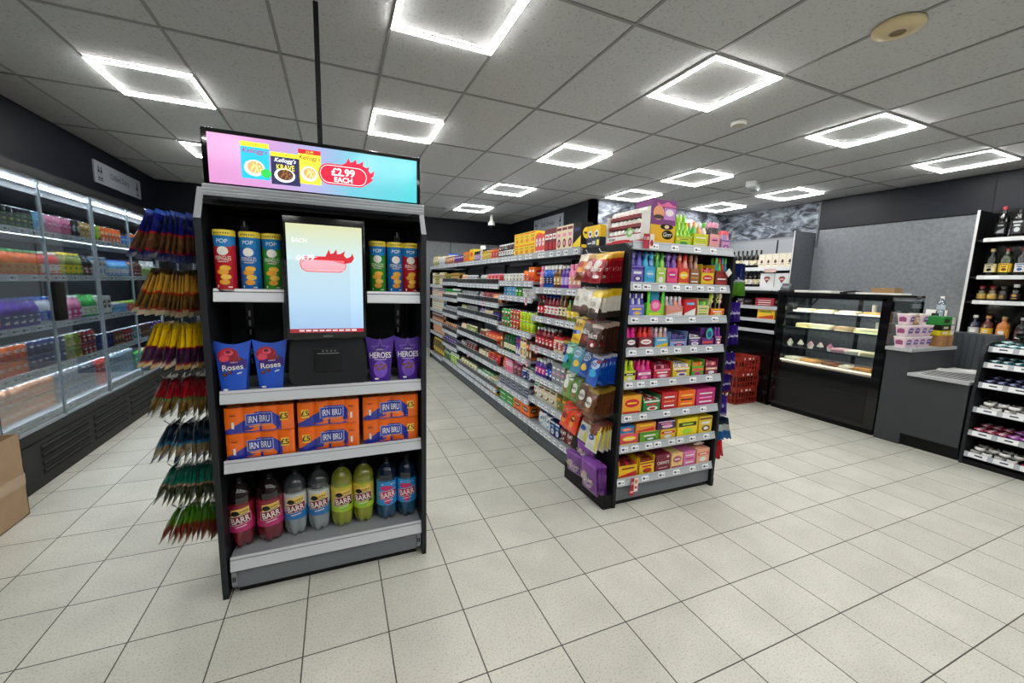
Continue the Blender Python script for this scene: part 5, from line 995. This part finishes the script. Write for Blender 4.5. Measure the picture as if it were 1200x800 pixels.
# cardboard box by the fridge
t = empty('cardboard_box', (-2.10, 3.03, 0)); CB = M('#a3886a', rough=.8, var=.08); m = MB(); L_, Wd, Hh = .30, .32, .52
m.box(-L_, L_, -Wd, -Wd+.006, 0, Hh, CB); m.box(-L_, L_, Wd-.006, Wd, 0, Hh, CB); m.box(-L_, -L_+.006, -Wd, Wd, 0, Hh, CB); m.box(L_-.006, L_, -Wd, Wd, 0, Hh, CB); m.box(-L_, L_, -Wd, Wd, 0, .006, CB); m.ob('carton_walls', t)
m = MB(); m.box(L_, L_+.0015, -Wd, Wd, .20, .27, M('#ac9478', rough=.25, coat=.3)); m.ob('packing_tape', t)
tag(t, 'open brown cardboard box on the floor in front of the glass door fridge', 'cardboard box')

# ------------------------------------------------------------------ back racking with wine (far right)
t = empty('wine_racking', (6.65, 4.17, 0)); tag(t, 'grey racking with wine bottles and boxed bottles against the rock wallpaper wall', 'shelving bay')
wy = lambda y: y-4.17
m = K(); m.box(.19,.205, 0, 1.55, 0, 2.36, M('#9a9ea4', rough=.5)); [m.box(.18,.192, wy(y)-.01, wy(y)+.01, .2, 2.36, DGREY) for y in (4.72, 5.65)]; m.ob('back_panel', t)
for z in (.5, 1.0, 1.30, 1.565, 1.885): shelf = MB(); shelf.box(-.19, .19, 0, 1.55, z-.03, z, SHELF); shelf.box(-.2, -.19, 0, 1.55, z-.045, z+.012, M('#e4e6e8', rough=.4)); shelf.ob('shelf', t)
m = K(); m.box(-.20, .19, 0, 1.55, 0, .12, DGREY); m.ob('plinth', t)
t = empty('racking_end_panel', (6.62, 4.155, 0)); m = K(); m.box(-.24, .24, -.012, .012, 0, 2.42, speckle_mat('slate_grey_board', '#5d6268', '#50555b', 20, .5, .3, .7, .03)); m.ob('panel', t); m = K(); m.box(-.243, -.24, -.006, .006, 0, 2.422, WHITE); m.ob('edge_trim', t)
tag(t, 'tall slate grey end panel with white front edge closing the wine racking', 'end panel')
def wine(c, l, fo):
    return p_bot(.038, .30, 'wine', c and (c, l, 'grey'), fo, (.18,.45))
for k in range(9):
    y = 4.76 + .085*k
    c = ('#101410','white','dark red') if k % 2 == 0 else ('#1c1410','cream','black')
    place(f'wine{k % 3}', wine(c[0], c[1], ('#c8b87a','#2a1a1a','#7a1a24')[k % 3]), (6.52, y, 1.8856), rnd.uniform(-.5,.5)-PI/2, 'dark wine bottle on the top shelf of the far racking, left of the white bag-in-boxes', 'wine bottle', 'wine bottles on the far racking')
    place(f'wine{(k+1) % 3}', wine('#141814','cream','#2a1a1a'), (6.53, y-.02, 1.5656), rnd.uniform(-.5,.5)-PI/2, 'dark bottle on the second shelf of the far racking, left of the logo boxes', 'wine bottle', 'bottles on the second shelf of the far racking')
def gift():
    m = MB(); A = M('#ece4d0', rough=.5); m.box(-.055,.055,0,.09,0,.21,A); m.col(flat(0), -.055,.055, lambda u: .205, lambda u: .215+.012*abs(math.sin(u*115)), A, h=0, n=12); S = flat(0)
    m.ell(S,0,.10,.018,.03,M('#5a2418')); m.rect(S,-.03,.03,.05,.062,M('#9a8a70')); m.rect(S,-.028,.028,.088,.095,M('#3a1a14'),h=.0012); return m.ob('wine_carton')
for k in range(5): place('gift', gift, (6.47, 4.24+.115*k, 1.8856), -PI/2, 'cream wine carton with a dark red emblem on the top shelf of the far racking', 'wine carton', 'cream wine cartons on the far racking')
def logo_box():
    m = MB(); m.box(-.115,.115,0,.18,0,.23,M('#e6e8ea', rough=.5)); S = flat(0); R_ = M('#c04a3a'); 
    m.add([S(a*.055, .125+b*.055, .001) for a, b in ((-1,.5),(-.5,1),(.5,1),(1,.5),(.5,-.2),(0,-1),(-.5,-.2))], [tuple(range(7))], M('#4a3a3a')); m.add([S(a*.044, .128+b*.044, .002) for a, b in ((-1,.5),(-.5,.9),(.5,.9),(1,.5),(.5,-.1),(0,-.8),(-.5,-.1))], [tuple(range(7))], R_); m.rect(S,-.03,.03,.13,.142,M('white'),h=.003); return m.ob('carton')
for k in range(2): place('logo', logo_box, (6.47, 4.33+.245*k, 1.5656), -PI/2, f'white carton with a red heart-like emblem, {("near","far")[k]} one, second racking shelf', 'carton', 'white emblem cartons')
m = MB(); m.box(0,.002,-.1,.1,-.03,.03,M('#d8b8b0')); o = m.ob('shelf_card'); o.location = (6.444, 4.52, 1.84); tag(o, 'pale pink shelf-edge card under the cream wine cartons', 'price card')

# ------------------------------------------------------------------ dark shelf unit left of the cake case, baskets
t = empty('counter_shelf_unit', (5.26, 3.52, 0)); tag(t, 'black low shelf unit beyond the cake case holding red and yellow cartons', 'shelf unit')
m = K(); m.box(0,.55, .0,.02, 0, 1.50, BLK); m.box(0,.55,1.2,1.22,0,1.5,BLK); m.box(.53,.55,0,1.22,0,1.5,BLK); m.box(0,.55,0,1.22,1.48,1.505,BLK); m.box(.0,.55,0,1.22,0,.93,GLOSSBLK); m.ob('carcass', t)
for z in (.985, 1.13, 1.30): s_ = MB(); s_.box(.02,.53,.02,1.2,z-.02,z,DGREY); s_.box(.0,.02,.02,1.2,z-.035,z+.01,M('#b4b8bc', rough=.4)); s_.ob('shelf', t)
place('redc', p_box(.26,.2,.115,('#9a2634','white','#d8c8c8'),4), (5.29, 3.74, 1.3006), -PI/2, 'dark red carton with a white label on the upper shelf left of the cake case', 'carton')
place('yelc', p_box(.24,.2,.14,('#ecc030','#c04a20','#8a9a30'),3), (5.29, 3.70, 1.1306), -PI/2, 'yellow carton with orange print on the middle shelf left of the cake case', 'carton')
place('misc1', p_box(.1,.2,.10,('#3a3038','#a89a8a','grey'),1), (5.29, 4.1, 1.3006), -PI/2, 'small dark carton deep on the upper shelf left of the cake case', 'carton')
def basket():
    m = MB(); A = M('#8e2418', rough=.45); w, d, h = .20, .15, .21
    for x in (-w, w-.008): m.box(x, x+.008, -d, d, h-.05, h, A); m.box(x, x+.008, -d, d, 0, .02, A); [m.box(x+.001, x+.007, -d+.05*k, -d+.05*k+.016, .02, h-.05, A) for k in range(7)]; m.box(x, x+.008, -d, d, .08, .092, A)
    for y in (-d, d-.008): m.box(-w, w, y, y+.008, h-.05, h, A); m.box(-w, w, y, y+.008, 0, .02, A); [m.box(-w+.05*k, -w+.05*k+.016, y+.001, y+.007, .02, h-.05, A) for k in range(9)]; m.box(-w, w, y, y+.008, .08, .092, A)
    m.box(-w, w, -d, d, 0, .006, A); o = m.ob('shopping_basket')
    g = MB(); g.box(-.02,.02,-d-.003,-d,h-.035,h-.012,WHITE); g.box(.06,.075,-d-.003,-d,h-.038,h-.01,WHITE); g.box(-.10,-.085,-d-.003,-d,h-.038,h-.01,WHITE); g.ob('badge', o); return o
for k in range(3):
    if k == 0: place('bask', basket, (5.02, 3.81, .001+.20*k), 0, 'red plastic shopping basket at the bottom of the stack left of the cake case', 'shopping basket', 'red shopping baskets')
    else: place('bask', basket, (5.02, 3.81, .001+.213*k), 0, f'red plastic shopping basket, {("","middle","top")[k]} of the stack left of the cake case', 'shopping basket', 'red shopping baskets')

# ------------------------------------------------------------------ cake display case
cc = empty('cake_display_case', (5.24, 2.335, 0)); tag(cc, 'black glass-fronted chilled cake case lit from inside', 'display case')
m = K(); m.box(0,.63,0,1.165,.06,.62,GLOSSBLK); m.box(.03,.60,.02,1.14,0,.06,BLK); m.box(-.004,.001,.10,1.08,.10,.50,M('#0d0d10', rough=.2)); m.box(-.006,0,.0,1.165,.40,.404,DGREY); m.ob('base', cc)
m = K(); m.box(0,.63,0,1.165,1.465,1.505,GLOSSBLK); m.box(.0,.006,.05,1.12,1.44,1.466,GLOSSBLK); m.ob('top', cc)
for a, b_ in ((0,.085),(1.085,1.165)):
    m = K(); m.box(0,.05,a,b_,.62,1.465,GLOSSBLK); m.ob('front_post', cc)
m = K(); m.box(.60,.63,.0,.02,.62,1.465,GLOSSBLK); m.box(.60,.63,1.145,1.165,.62,1.465,GLOSSBLK); m.box(.61,.625,.56,.60,.62,1.465,BLK); m.ob('back_posts', cc)
m = K(); m.box(.006,.012,.085,1.085,.645,1.465,glass('#dfe4e4', .03, .01, 'case_glass')); m.ob('front_glass', cc)
m = K(); m.box(.05,.60,.004,.010,.62,1.465,glass('#dfe4e4', .03, .01, 'case_glass')); m.ob('side_glass', cc)
m = K(); m.box(.05,.60,1.15,1.156,.62,1.465,glass('#dfe4e4', .03, .01, 'case_glass')); m.ob('side_glass', cc)
for z, dx in ((1.262,.14),(1.07,.11),(.822,.07)):
    m = K(); m.box(dx,.60,.03,1.14,z-.006,z,glass('#c8d4d4', .08, .03, 'shelf_glass')); m.box(dx-.004,dx+.002,.03,1.14,z-.012,z+.004,M('#3a4458', rough=.3)); s_ = m.ob('glass_shelf', cc)
    m = K(); m.box(dx+.012,dx+.030,.06,1.10,z-.009,z-.0065,E_('#fff6e6', 40)); m.ob('hidden_shelf_light', s_);  # unseen strips added under the glass shelves to brighten the cakes
m = K(); m.box(.05,.60,.02,1.145,.62,.648,M('#c8c4bc', rough=.3)); m.box(.012,.03,.09,1.08,.645,.660,E_('#fff2dc', 1.2)); m.ob('deck', cc)  # front edge of the deck is given a glow to look lit
m = K(); m.box(.05,.08,.09,1.08,1.452,1.464,E_('#fff6e6', 75)); m.ob('strip_light', cc)
m = K(); m.prism([(.62,1.44),(.30,1.20),(.31,1.19),(.62,1.42)], 1.07, 1.08, BLK, 'y'); m.ob('strut', cc)
def case_item(nm, mb, x, y, z, lb, cat):
    o = mb.ob(nm); o.location = (5.24+x, 2.335+y, z+.001); tag(o, lb, cat); return o
def slab(c1, c2, w, d, h, r=.006): m = MB(); m.rbox(-d/2,d/2,-w/2,w/2,0,h,M(c1,rough=.5,bump=.3),r); m.rbox(-d/2+.006,d/2-.006,-w/2+.006,w/2-.006,h-.002,h+.008,M(c2,rough=.5,bump=.3),.003); return m
def paper(w, d): m = MB(); m.box(-d/2,d/2,-w/2,w/2,0,.004,M('#f2ead8',rough=.6)); m.box(-d/2-.002,-d/2,-w/2,w/2,-.002,.022,M('#f2ead8',rough=.6)); return m
for k, (y, w_) in enumerate(((.98,.22),(.74,.2),(.50,.22),(.26,.2))):
    case_item('baking_paper', paper(w_,.2), .27, y, 1.262, f'cream baking paper sheet, {ORD[k]} from the far end, top shelf of cake case', 'baking paper')
    case_item('cake_slab', slab(('#e8d8b0','#f0e6cc','#e6dcc4','#d88a4a')[k],('#f4ecd4','#e8d4a4','#f4f0e4','#e8a060')[k],w_*.8,.15,.032), .27, y, 1.266, ('pale cream tray bake','yellow sponge tray bake','white iced tray bake','orange topped tray bake')[k] + f', {ORD[k]} from far end, top shelf of cake case', 'cake')
for k, (y, w_, c1, c2) in enumerate(((.94,.16,'#f0dc9a','#f6ecc8'),(.74,.2,'#f0e4c4','#f8f0dc'),(.50,.16,'#caa888','#b8a088'),(.26,.24,'#ece0b4','#f4ecc8'))):
    case_item('cake_slab', slab(c1,c2,w_,.16,.045), .22, y, 1.07, ('square yellow cake','long cream cake','light brown boxed cake','wide cream cake slab')[k] + ' on the second shelf of the cake case', 'cake')
def cupcake(c, c2):
    def f():
        m = MB(); m.lathe([(.022,0),(.030,.035)], M(c2, rough=.6), 14); o = m.ob('cupcake'); g = MB(); g.lathe([(.034,.034),(.036,.044),(.026,.056),(.028,.062),(.016,.074),(.017,.078),(.004,.09)], M(c, rough=.5, bump=.2), 14); g.ob('icing', o); h_ = MB(); h_.lathe([(.006,.086),(.009,.092),(.003,.1)], M('#b02a4a', rough=.3), 8); h_.ob('topping', o); return o
    return f
for k, (y, c) in enumerate(((1.06,'#f0ece0'),(.93,'#f4f0e8'),(.81,'#e8b8c8'),(.70,'#f0e8e0'),(.59,'#d88aa8'))):
    place('cup'+c, cupcake(c, '#3a2a24' if k % 2 else '#e8e0d0'), (5.24+.14, 2.335+y, .823), 0, f'cupcake with {("cream","white","pale pink","cream white","deep pink")[k]} icing, {ORD[k]} from the far end of the third shelf', 'cupcake', 'cupcakes in the cake case')
for k, (y, w_, c1, c2) in enumerate(((.48,.14,'#d8a0b4','#e8b8c8'),(.34,.14,'#f0e8dc','#faf4ea'),(.18,.15,'#f0dcac','#f8ecc8'))):
    case_item('cake_slab', slab(c1,c2,w_,.18,.04), .17, y, .822, ('pink iced slab','white iced slab','custard yellow slab')[k] + ' on the third shelf of the cake case, right of the cupcakes', 'cake')
for k, (y, w_, c1) in enumerate(((1.0,.16,'#f0ead8'),(.80,.18,'#d8a060'),(.56,.16,'#8a5a40'),(.40,.10,'#e8e0d0'),(.22,.18,'#b8844a'))):
    case_item('pastry', slab(c1,c1,w_,.2,.03,.012), .18, y, .648, ('white wrapped loaf','golden pastry','dark brown pastry','pale pastry slice','large golden brown pasty')[k] + ' on the lit bottom deck of the cake case', 'pastry')
# white paper towels / cups stand seen through the case
for k, y in enumerate((.36,.30)):
    m = MB(); m.lathe([(.022,0),(.026,.12)], M('#f0ede6', rough=.4), 14); case_item('paper_cup_stack', m, .46, y, 1.07 if k else 1.262, f'stack of white paper cups standing at the back of the {("top","second")[k]} case shelf', 'paper cups')
# things on top of the case
m = MB(); m.box(-.06,.06,-.07,.07,0,.02,DGREY); m.prism([(-.05,.02),(.05,.02),(.04,.10),(.0,.11)],-.06,.06,M('#3a3d42',rough=.4),'y'); m.box(-.035,-.028,-.04,.04,.05,.08,M('#8a9298'))
o = m.ob('card_terminal'); o.location = (5.44, 3.56, 1.5055); tag(o, 'small dark card terminal on top at the far end of the cake case', 'card terminal')
def sheet(w_, d_, th, c='#eceae2'): m = MB(); m.rbox(-d_/2,d_/2,-w_/2,w_/2,0,th,M(c,rough=.7,bump=.3),.003); return m
o = sheet(.42,.26,.028).ob('paper_stack'); o.location = (5.46, 3.18, 1.5055); tag(o, 'stack of white papers on the cake case near its far end', 'paper')
o = sheet(.40,.24,.020).ob('paper_stack'); o.location = (5.48, 2.54, 1.5055); o.rotation_euler = (0,0,.06); tag(o, 'stack of white papers on the near half of the cake case, before the brown box', 'paper')
m = MB(); m.tube([(-.02,-.08,.02),(-.01,-.03,.03),(0,.04,.022),(0,.09,.014)], .011, BLK); m.lathe([(.02,0),(.02,.028),(.012,.03)], BLK, 12, T=Tr(-.02,-.09,.0)); m.rbox(-.015,.015,.05,.12,0,.022,BLK,.004)
o = m.ob('barcode_scanner'); o.location = (5.46, 2.82, 1.5055); tag(o, 'black corded handset lying on top of the cake case between the paper stacks', 'handset')
m = MB(); m.box(-.08,.08,-.11,.11,0,.075,M('#9a7a52', rough=.8)); m.box(-.081,.081,-.02,.02,.07,.076,M('#b89a70')); o = m.ob('cardboard_box'); o.location = (5.72, 2.62, 1.5055); tag(o, 'small flat brown cardboard box on top of the cake case', 'cardboard box')

# ------------------------------------------------------------------ service counter
CT = M('#333539', rough=.5, var=.04); TOPM = speckle_mat('pale_grey_worktop', '#b9bbbd', '#a2a5a8', 70, .35, .35, .6, .02)
t = empty('service_counter', (5.24, 1.68, 0)); tag(t, 'dark grey service counter with pale worktops, right of the cake case', 'counter')
m = K(); m.box(0,.86,.44,.64,.0,.95,CT); m.ob('tall_section', t); m = K(); m.box(.03,.86,.0,.44,.0,.12,BLK); m.box(0,.86,0,.44,.12,.72,CT); m.box(0,.03,.425,.44,0,.12,CT); m.ob('low_section', t)
m = K(); m.box(-.03,.88,.43,.645,.95,.982,TOPM); m.ob('raised_worktop', t)
m = K(); m.box(-.04,.90,-.005,.43,.72,.748,TOPM); m.ob('low_worktop', t)
m = MB()
for k in range(7): m.box(-.36+.09*k, -.33+.09*k, -.17, .17, 0, .003, DGREY)  # flat dark stripes stand in for reflections across the worktop
m.box(-.40,.30,-.19,.19,-.001,.0008, M('#c8c9ca')); o = m.ob('reflection_striped_mat'); o.location = (5.62, 1.90, .7495); o.rotation_euler = (0,0,.12); tag(o, 'pale counter mat with dark painted reflection stripes on the low worktop', 'counter mat')
for k in range(3):
    o = sheet(.30,.22,.004,('#e8e8e6','#dedede','#f0f0ee')[k]).ob('newspaper'); o.location = (5.80+.04*k, 1.96-.06*k, .7535+.0045*k); o.rotation_euler = (0,0,.3-.35*k); tag(o, ('lowest','middle','topmost')[k] + ' loose white newspaper sheet lying on the low counter worktop', 'newspaper', 'newspaper sheets on the counter')
def noodle():
    m = MB(); m.lathe([(.044,0),(.058,.100)], M('#ecd6de', rough=.4), 20, sq=5); S = lambda u, v, h: (u, -(.046+.013*v/.1+h), v)
    m.col(S,-.038,.038,lambda u:.03+.0*u,lambda u:.085-.25*abs(u),M('#7a5aa0'),h=.002,n=8); m.rect(S,-.026,.026,.052,.062,M('#e8e0f0'),h=.003)
    m.v += []; o = m.ob('noodle_tub')
    for a in (PI/2,-PI/2): g = MB(); R_ = Rz(a); g.col(lambda u,v,h: tuple(R_ @ Vector(S(u,v,h))),-.03,.03,lambda u:.03,lambda u:.08-.3*abs(u),M('#9a4a7a'),h=.002,n=6); g.ob('side_print', o)
    k = MB(); k.lathe([(.061,.098),(.061,.108),(.05,.108)], M('#f2e6ea', rough=.35), 20, sq=5); k.ob('lid', o); return o
for j in range(3):
    for i in range(4 if j < 2 else 3):
        if j == 2 and i == 1: continue
        place('ndl', noodle, (5.285+.128*i, 2.225, .983+.1165*j), rnd.uniform(-.05,.05)-(.0), f'pale pink noodle tub, {("bottom","middle","top")[j]} layer, {ORD[i]} from the front on the raised counter top', 'noodle tub', 'pink noodle tubs on the counter')
place('amb', p_jar(.048,.11,('#a8845a','#c8a878','white'),'#c8bca8'), (5.415, 2.225, 1.2165), 0, 'brown jar standing among the top layer of pink noodle tubs', 'jar')
m = MB(); m.box(-.11,.11,-.10,.10,0,.115,M('#a87c50',rough=.8)); m.box(-.02,.03,-.101,.101,.0,.116,M('#8a5c34',rough=.5)); o = m.ob('cardboard_box'); o.location = (5.92, 2.22, .9835); tag(o, 'brown taped cardboard box under the yellow box on the raised counter', 'cardboard box')
for k, (z, hh, c, c2, nm) in enumerate(((1.0995,.05,'#e6d61c','white','bright yellow'),(1.1505,.058,'#1c1a18','#e8e2c0','black and cream'),(1.2095,.085,'#1e8a34','#2a2a2a','green'))):
    m = MB(); m.box(-.16+.02*k,.13,-.085,.085,0,hh,M(c,rough=.4)); m.box(.06,.134,-.086,.086,.004,hh-.004,M('#e8e4dc',rough=.5)); m.rect(flat(-.085),-.10,.0,hh*.3,hh*.7,M(c2),h=.002); o = m.ob('flat_carton'); o.location = (5.95, 2.23, z); tag(o, f'{nm} flat carton in the pile behind the noodle tubs', 'carton')
t = empty('water_bottle', (5.98, 2.24, 1.2955)); m = MB(); m.lathe([(.030,0),(.034,.01),(.034,.05),(.030,.06),(.034,.07),(.034,.12),(.028,.15),(.013,.185),(.013,.195)], glass('#dfeaf2', .12, .03, 'water_bottle_plastic'), 18); m.ob('bottle_body', t); m = MB(); m.lathe([(.016,.19),(.016,.212),(.014,.214)], WHITE, 14); m.ob('cap', t); m = MB(); m.lathe([(.0345,.072),(.0345,.118)], M('#c8d4e4', rough=.3), 18); m.ob('label', t)
tag(t, 'clear plastic water bottle with a white cap on top of the carton pile', 'water bottle')
t = empty('wall_socket', (XR-.012, 2.60, 1.28)); m = MB(); m.rbox(-.014,0,-.10,.10,-.06,.06,WHITE,.005); m.ob('plate', t); m = MB(); m.rbox(-.05,-.014,-.03,.03,-.05,.02,BLK,.008); m.ob('plug', t); tag(t, 'white double wall socket with a black plug on the grey wall board', 'wall socket')
t = empty('trunking_box', (XR-.012, 2.46, 1.17)); m = MB(); m.rbox(-.05,0,-.05,.05,-.10,.08,WHITE,.006); m.ob('cover', t); m = MB(); m.rbox(-.03,0,.05,.30,-.09,-.04,WHITE,.004); m.ob('trunking', t); tag(t, 'white wall box with cable trunking beside the spirits shelving', 'wall box')
# ribbed grey back-counter
t = empty('back_counter', (6.30, 1.95, 0)); m = K(); m.box(0,.19,-.06,.38,0,1.12,M('#50555b',rough=.45)); [m.box(-.006,.0,.03+.05*k,.045+.05*k,.02,1.10,M('#43484e',rough=.4)) for k in range(8)]; m.ob('body', t); tag(t, 'ribbed slate grey cabinet behind the low worktop, beneath the wall board', 'cabinet')

# ------------------------------------------------------------------ spirits shelving
t = empty('spirits_shelving', (6.50, 2.27, 0)); tag(t, 'black shelving of spirit bottles behind the counter with a white-edged side panel', 'shelving bay')
m = K(); m.box(0,.32,-.02,.0,0,2.45,BLK); m.ob('side_panel', t); m = K(); m.box(-.006,.0,-.021,.001,.0,2.452,M('#d8d8d8')); m.ob('edge_trim', t)
m = K(); m.box(.31,.325,-1.9,-.02,0,2.45,GLOSSBLK); m.ob('back_panel', t)
SZ = [.72, 1.04, 1.465, 1.735, 2.135]
for z in SZ: s_ = MB(); s_.box(.02,.31,-1.9,-.022,z-.02,z,DGREY); s_.box(.0,.02,-1.9,-.08,z-.03,z+.012,M('#dcdee0',rough=.4)); [s_.box(-.0015,0,-.25-.3*k,-.14-.3*k,z-.024,z+.006,TICKET) for k in range(5)]; s_.ob('shelf', t)
def sb(z, y, b, lb, k): place(k, b, (6.60, y, z+.0006), -PI/2, lb, 'spirit bottle')
sb(2.135, 2.10, p_bot(.048,.34,'spirit',('#0c0c0e','#1c1c1c','grey'),'dark red',(.15,.5)), 'round black spirit bottle, nearest the white edge on the top spirits shelf', 's1')
sb(2.135, 1.98, p_bot(.050,.30,'squat',('#101012','#2c2e34','silver'),'black',(.15,.6),sq=5), 'square black spirit bottle second along the top spirits shelf', 's2')
m_ = lambda: (lambda m: (m.lathe([(.052,0),(.052,.16),(.053,.165),(.052,.17),(.052,.30),(.045,.31)], M('#c0683a',rough=.25,metal=.7), 22), m.ob('gift_tube'))[1])(MB())
place('s3', m_, (6.58, 1.83, 2.1356), 0, 'copper coloured gift tube on the top spirits shelf', 'gift tube'); place('s3', m_, (6.58, 1.70, 2.1356), 0, 'copper coloured gift tube at the picture edge of the top spirits shelf', 'gift tube')
for k, (y, c, l, p_, cp, nm) in enumerate(((2.13,'#181a14','#e8dcb0','black','#c8b070','cream labelled dark'),(2.02,'#2a3418','#f0c82a','brown','#7a1c20','yellow labelled green'),(1.91,'#141414','#ece8e4','#3a5a9a','#7a1c20','white labelled dark'),(1.80,'#1a1010','#b84a50','white','#2a2a2a','red labelled dark'),(1.69,'#101814','#6a9a6a','white','#a08a50','green labelled dark'))):
    sb(1.735, y, p_bot(.045,.30,'spirit',(c,l,p_),cp,(.16,.46),sq=4 if k % 2 else None), f'{nm} spirit bottle on the second spirits shelf', f's4{k}')
for k, (y, c, l, cp, nm) in enumerate(((2.16,'#3a2a12','#c8a850','#8a1c20','small amber'),(2.08,'#4a3010','#d8b860','#8a1c20','small golden'),(2.00,'#1a1412','#3a2a24','#3a3a3a','small black'),(1.91,'#121214','#2a2428','#e0dcd8','dark violet'),(1.80,'#14161a','#5a6068','#b8b8bc','slate labelled'),(1.68,'#181412','#e8dcc0','#d8c8a0','cream labelled squat'))):
    sb(1.465, y, p_bot(.036,.17+.02*(k > 2),'squat',(c,l,'gold'),cp,(.18,.5)), f'{nm} bottle on the third spirits shelf', f's5{k}')
for k, (y, c, l, cp, nm) in enumerate(((2.17,'#1a2438','#c8ccd0','#e0e0e0','navy bottle with silver label'),(2.07,'#5a1c10','#eac02a','#c88a50','red brown bottle with yellow label'),(1.95,'#b86a1c','#e09a3a','#b89a70','wide amber bottle with orange label'),(1.82,'#120c0c','#5a3038','#d0d0d0','black bottle with plum label'),(1.69,'#0e0e10','#e8e6e2','#8a8a8a','black bottle with white label'))):
    sb(1.04, y, p_bot(.046,.27,'spirit',(c,l,'white'),cp,(.16,.5),sq=4 if k == 2 else None), f'{nm} on the fourth spirits shelf', f's6{k}')
for k in range(4): sb(.72, 2.12-.13*k, p_bot(.045,.25,'spirit',('#18100c','#8a6a3a','black'),'black'), ORD[k] + ' dark bottle along the low spirits shelf behind the counter', 's7')

# ------------------------------------------------------------------ confectionery stand at the right edge
t = empty('confectionery_stand', (5.24, 1.66, 0)); tag(t, 'black stepped confectionery stand with price rails at the right picture edge', 'display stand')
for y in (0.0, -1.02):
    m = K(); m.prism([(-.01,0),(-.01,.60),(.03,1.0),(.07,1.085),(.13,1.11),(.50,1.13),(.50,0)], y-.022, y, M('#26282c', rough=.4), 'y'); m.ob('side_panel', t)
m = K(); m.box(.49,.505,-1.0,0,.02,1.12,BLK); m.ob('back_panel', t)
m = K(); m.box(-.005,.49,-1.02,-.022,0,.045,BLK); m.ob('base', t)
CZ = [(.085,.0),(.285,.0),(.50,.008),(.725,.02),(.905,.045),(1.045,.085)]
for z, dx in CZ: s_ = MB(); s_.box(dx+.01,.49,-1.02,-.024,z-.012,z,DGREY); o = s_.ob('shelf', t); r = MB(); r.prism([(dx+.010,z+.034),(dx+.004,z+.036),(dx-.006,z-.012),(dx+.010,z-.014)], -1.02, -.024, RAIL, 'y'); [r.add([(dx+.0035-.0012,-.05-.155*k,z+.033),(dx-.0055-.0012,-.05-.155*k,z-.008),(dx-.0055-.0012,-.05-.155*k-.12,z-.008),(dx+.0035-.0012,-.05-.155*k-.12,z+.033)],[(0,1,2,3)],TICKET) for k in range(6)]; [r.add([(dx+.0005-.0022,-.09-.155*k,z+.020),(dx-.0015-.0022,-.09-.155*k,z+.008),(dx-.0015-.0022,-.09-.155*k-.05,z+.008),(dx+.0005-.0022,-.09-.155*k-.05,z+.020)],[(0,1,2,3)],INK) for k in range(6)]; r.ob('price_rail', o)
def lolly_tub():
    m = MB(); m.lathe([(.026,0),(.034,.006),(.034,.022),(.028,.028),(.024,.028)], M('#f4f3f0', rough=.3, coat=.3), 18); o = m.ob('sweet_tub'); k = MB(); k.lathe([(.021,.027),(.018,.031),(.004,.032)], M('#1c1c22', rough=.3), 14); k.ob('centre_seal', o); return o
for j, zn in ((2,'middle shelf'),(0,'lowest shelf')):
    for i in range(4):
        for d_ in range(3): place('ltub', lolly_tub, (5.24+CZ[j][1]+.06+.072*d_+(.0 if i % 2 else .02), 1.59-.075*i, CZ[j][0]+.018+.014*d_), 0, f'round white tub with a black centre, {zn} of the confectionery stand', 'sweet tub', f'round white tubs on the {zn} of the stand')
        place('ltub', lolly_tub, (5.24+CZ[j][1]+.055+.04*(i % 2), 1.56-.075*i, CZ[j][0]+.060), 0, f'round white tub with a black centre, {zn} of the confectionery stand', 'sweet tub', f'round white tubs on the {zn} of the stand')
def packet(c1, c2): return lambda: (lambda m: (m.rbox(-.03,.03,-.06,.06,0,.016,M(c1,rough=.25,coat=.5),.006), m.rbox(-.012,.014,-.061,.061,.004,.018,M(c2,rough=.3),.004), m.ob('sweet_packet'))[2])(MB())
PK = {5: [('#7ab0b8','#e0e8ea','teal'),('#9aa0a8','#e8e8ea','silver')], 4: [('#1c6a7a','#d8e8ea','dark teal'),('#c82a6a','#f0a0c0','cerise')], 3: [('#2c2850','#9aa0c8','indigo'),('#9ab02a','#e0e8a0','olive green')], 1: [('#b84a68','#e8c0c8','rose'),('#b85ac0','#e8b0e8','orchid'),('#d8b04a','#f0e0a0','golden')]}
for j, kinds in PK.items():
    n = 0
    for ki, (c1, c2, nm) in enumerate(kinds):
        for i in range(3 if len(kinds) == 3 else 4):
            y = 1.585 - .068*n; n += 1
            for d_ in range(2): place('pk'+c1, packet(c1, c2), (5.24+CZ[j][1]+.085+.125*d_, y, CZ[j][0]+.036+.022*d_), (.0,-.22,PI/2), f'{nm} foil sweet packet lying on the {ORD[5-j]} shelf down of the confectionery stand', 'sweet packet', f'{nm} sweet packets on the stand')
for i in range(2): place('pkg', packet('#d8b860','#f4e8b8'), (5.24+.10, 1.27-.07*i, .53), (0,-.08,PI/2), 'golden sweet packet beside the white tubs on the middle shelf of the stand', 'sweet packet', 'golden packets beside the tubs')
for i in range(3):
    place('mag', lambda: (lambda m: (m.lathe([(.03,0),(.045,.012),(.045,.03),(.03,.04)], M('#b82858', rough=.25, coat=.5), 18), m.ob('sweet_tub'))[1])(MB()), (5.24+.07+.02*(i % 2), 1.27-.10*i, .0856), 0, 'round cerise tub on the lowest shelf of the stand, right of the white tubs', 'sweet tub', 'round cerise tubs on the stand')
t = empty('barcode_scanner', (5.50, 1.50, 1.125)); m = MB(); m.lathe([(.055,0),(.055,.01),(.02,.02),(.018,.05)], BLK, 18); m.ob('stand', t); m = MB(); m.rbox(-.055,.045,-.035,.035,.04,.10,GLOSSBLK,.02,3); m.ob('scanner_head', t); tag(t, 'black rounded barcode scanner standing on top of the confectionery stand', 'scanner')
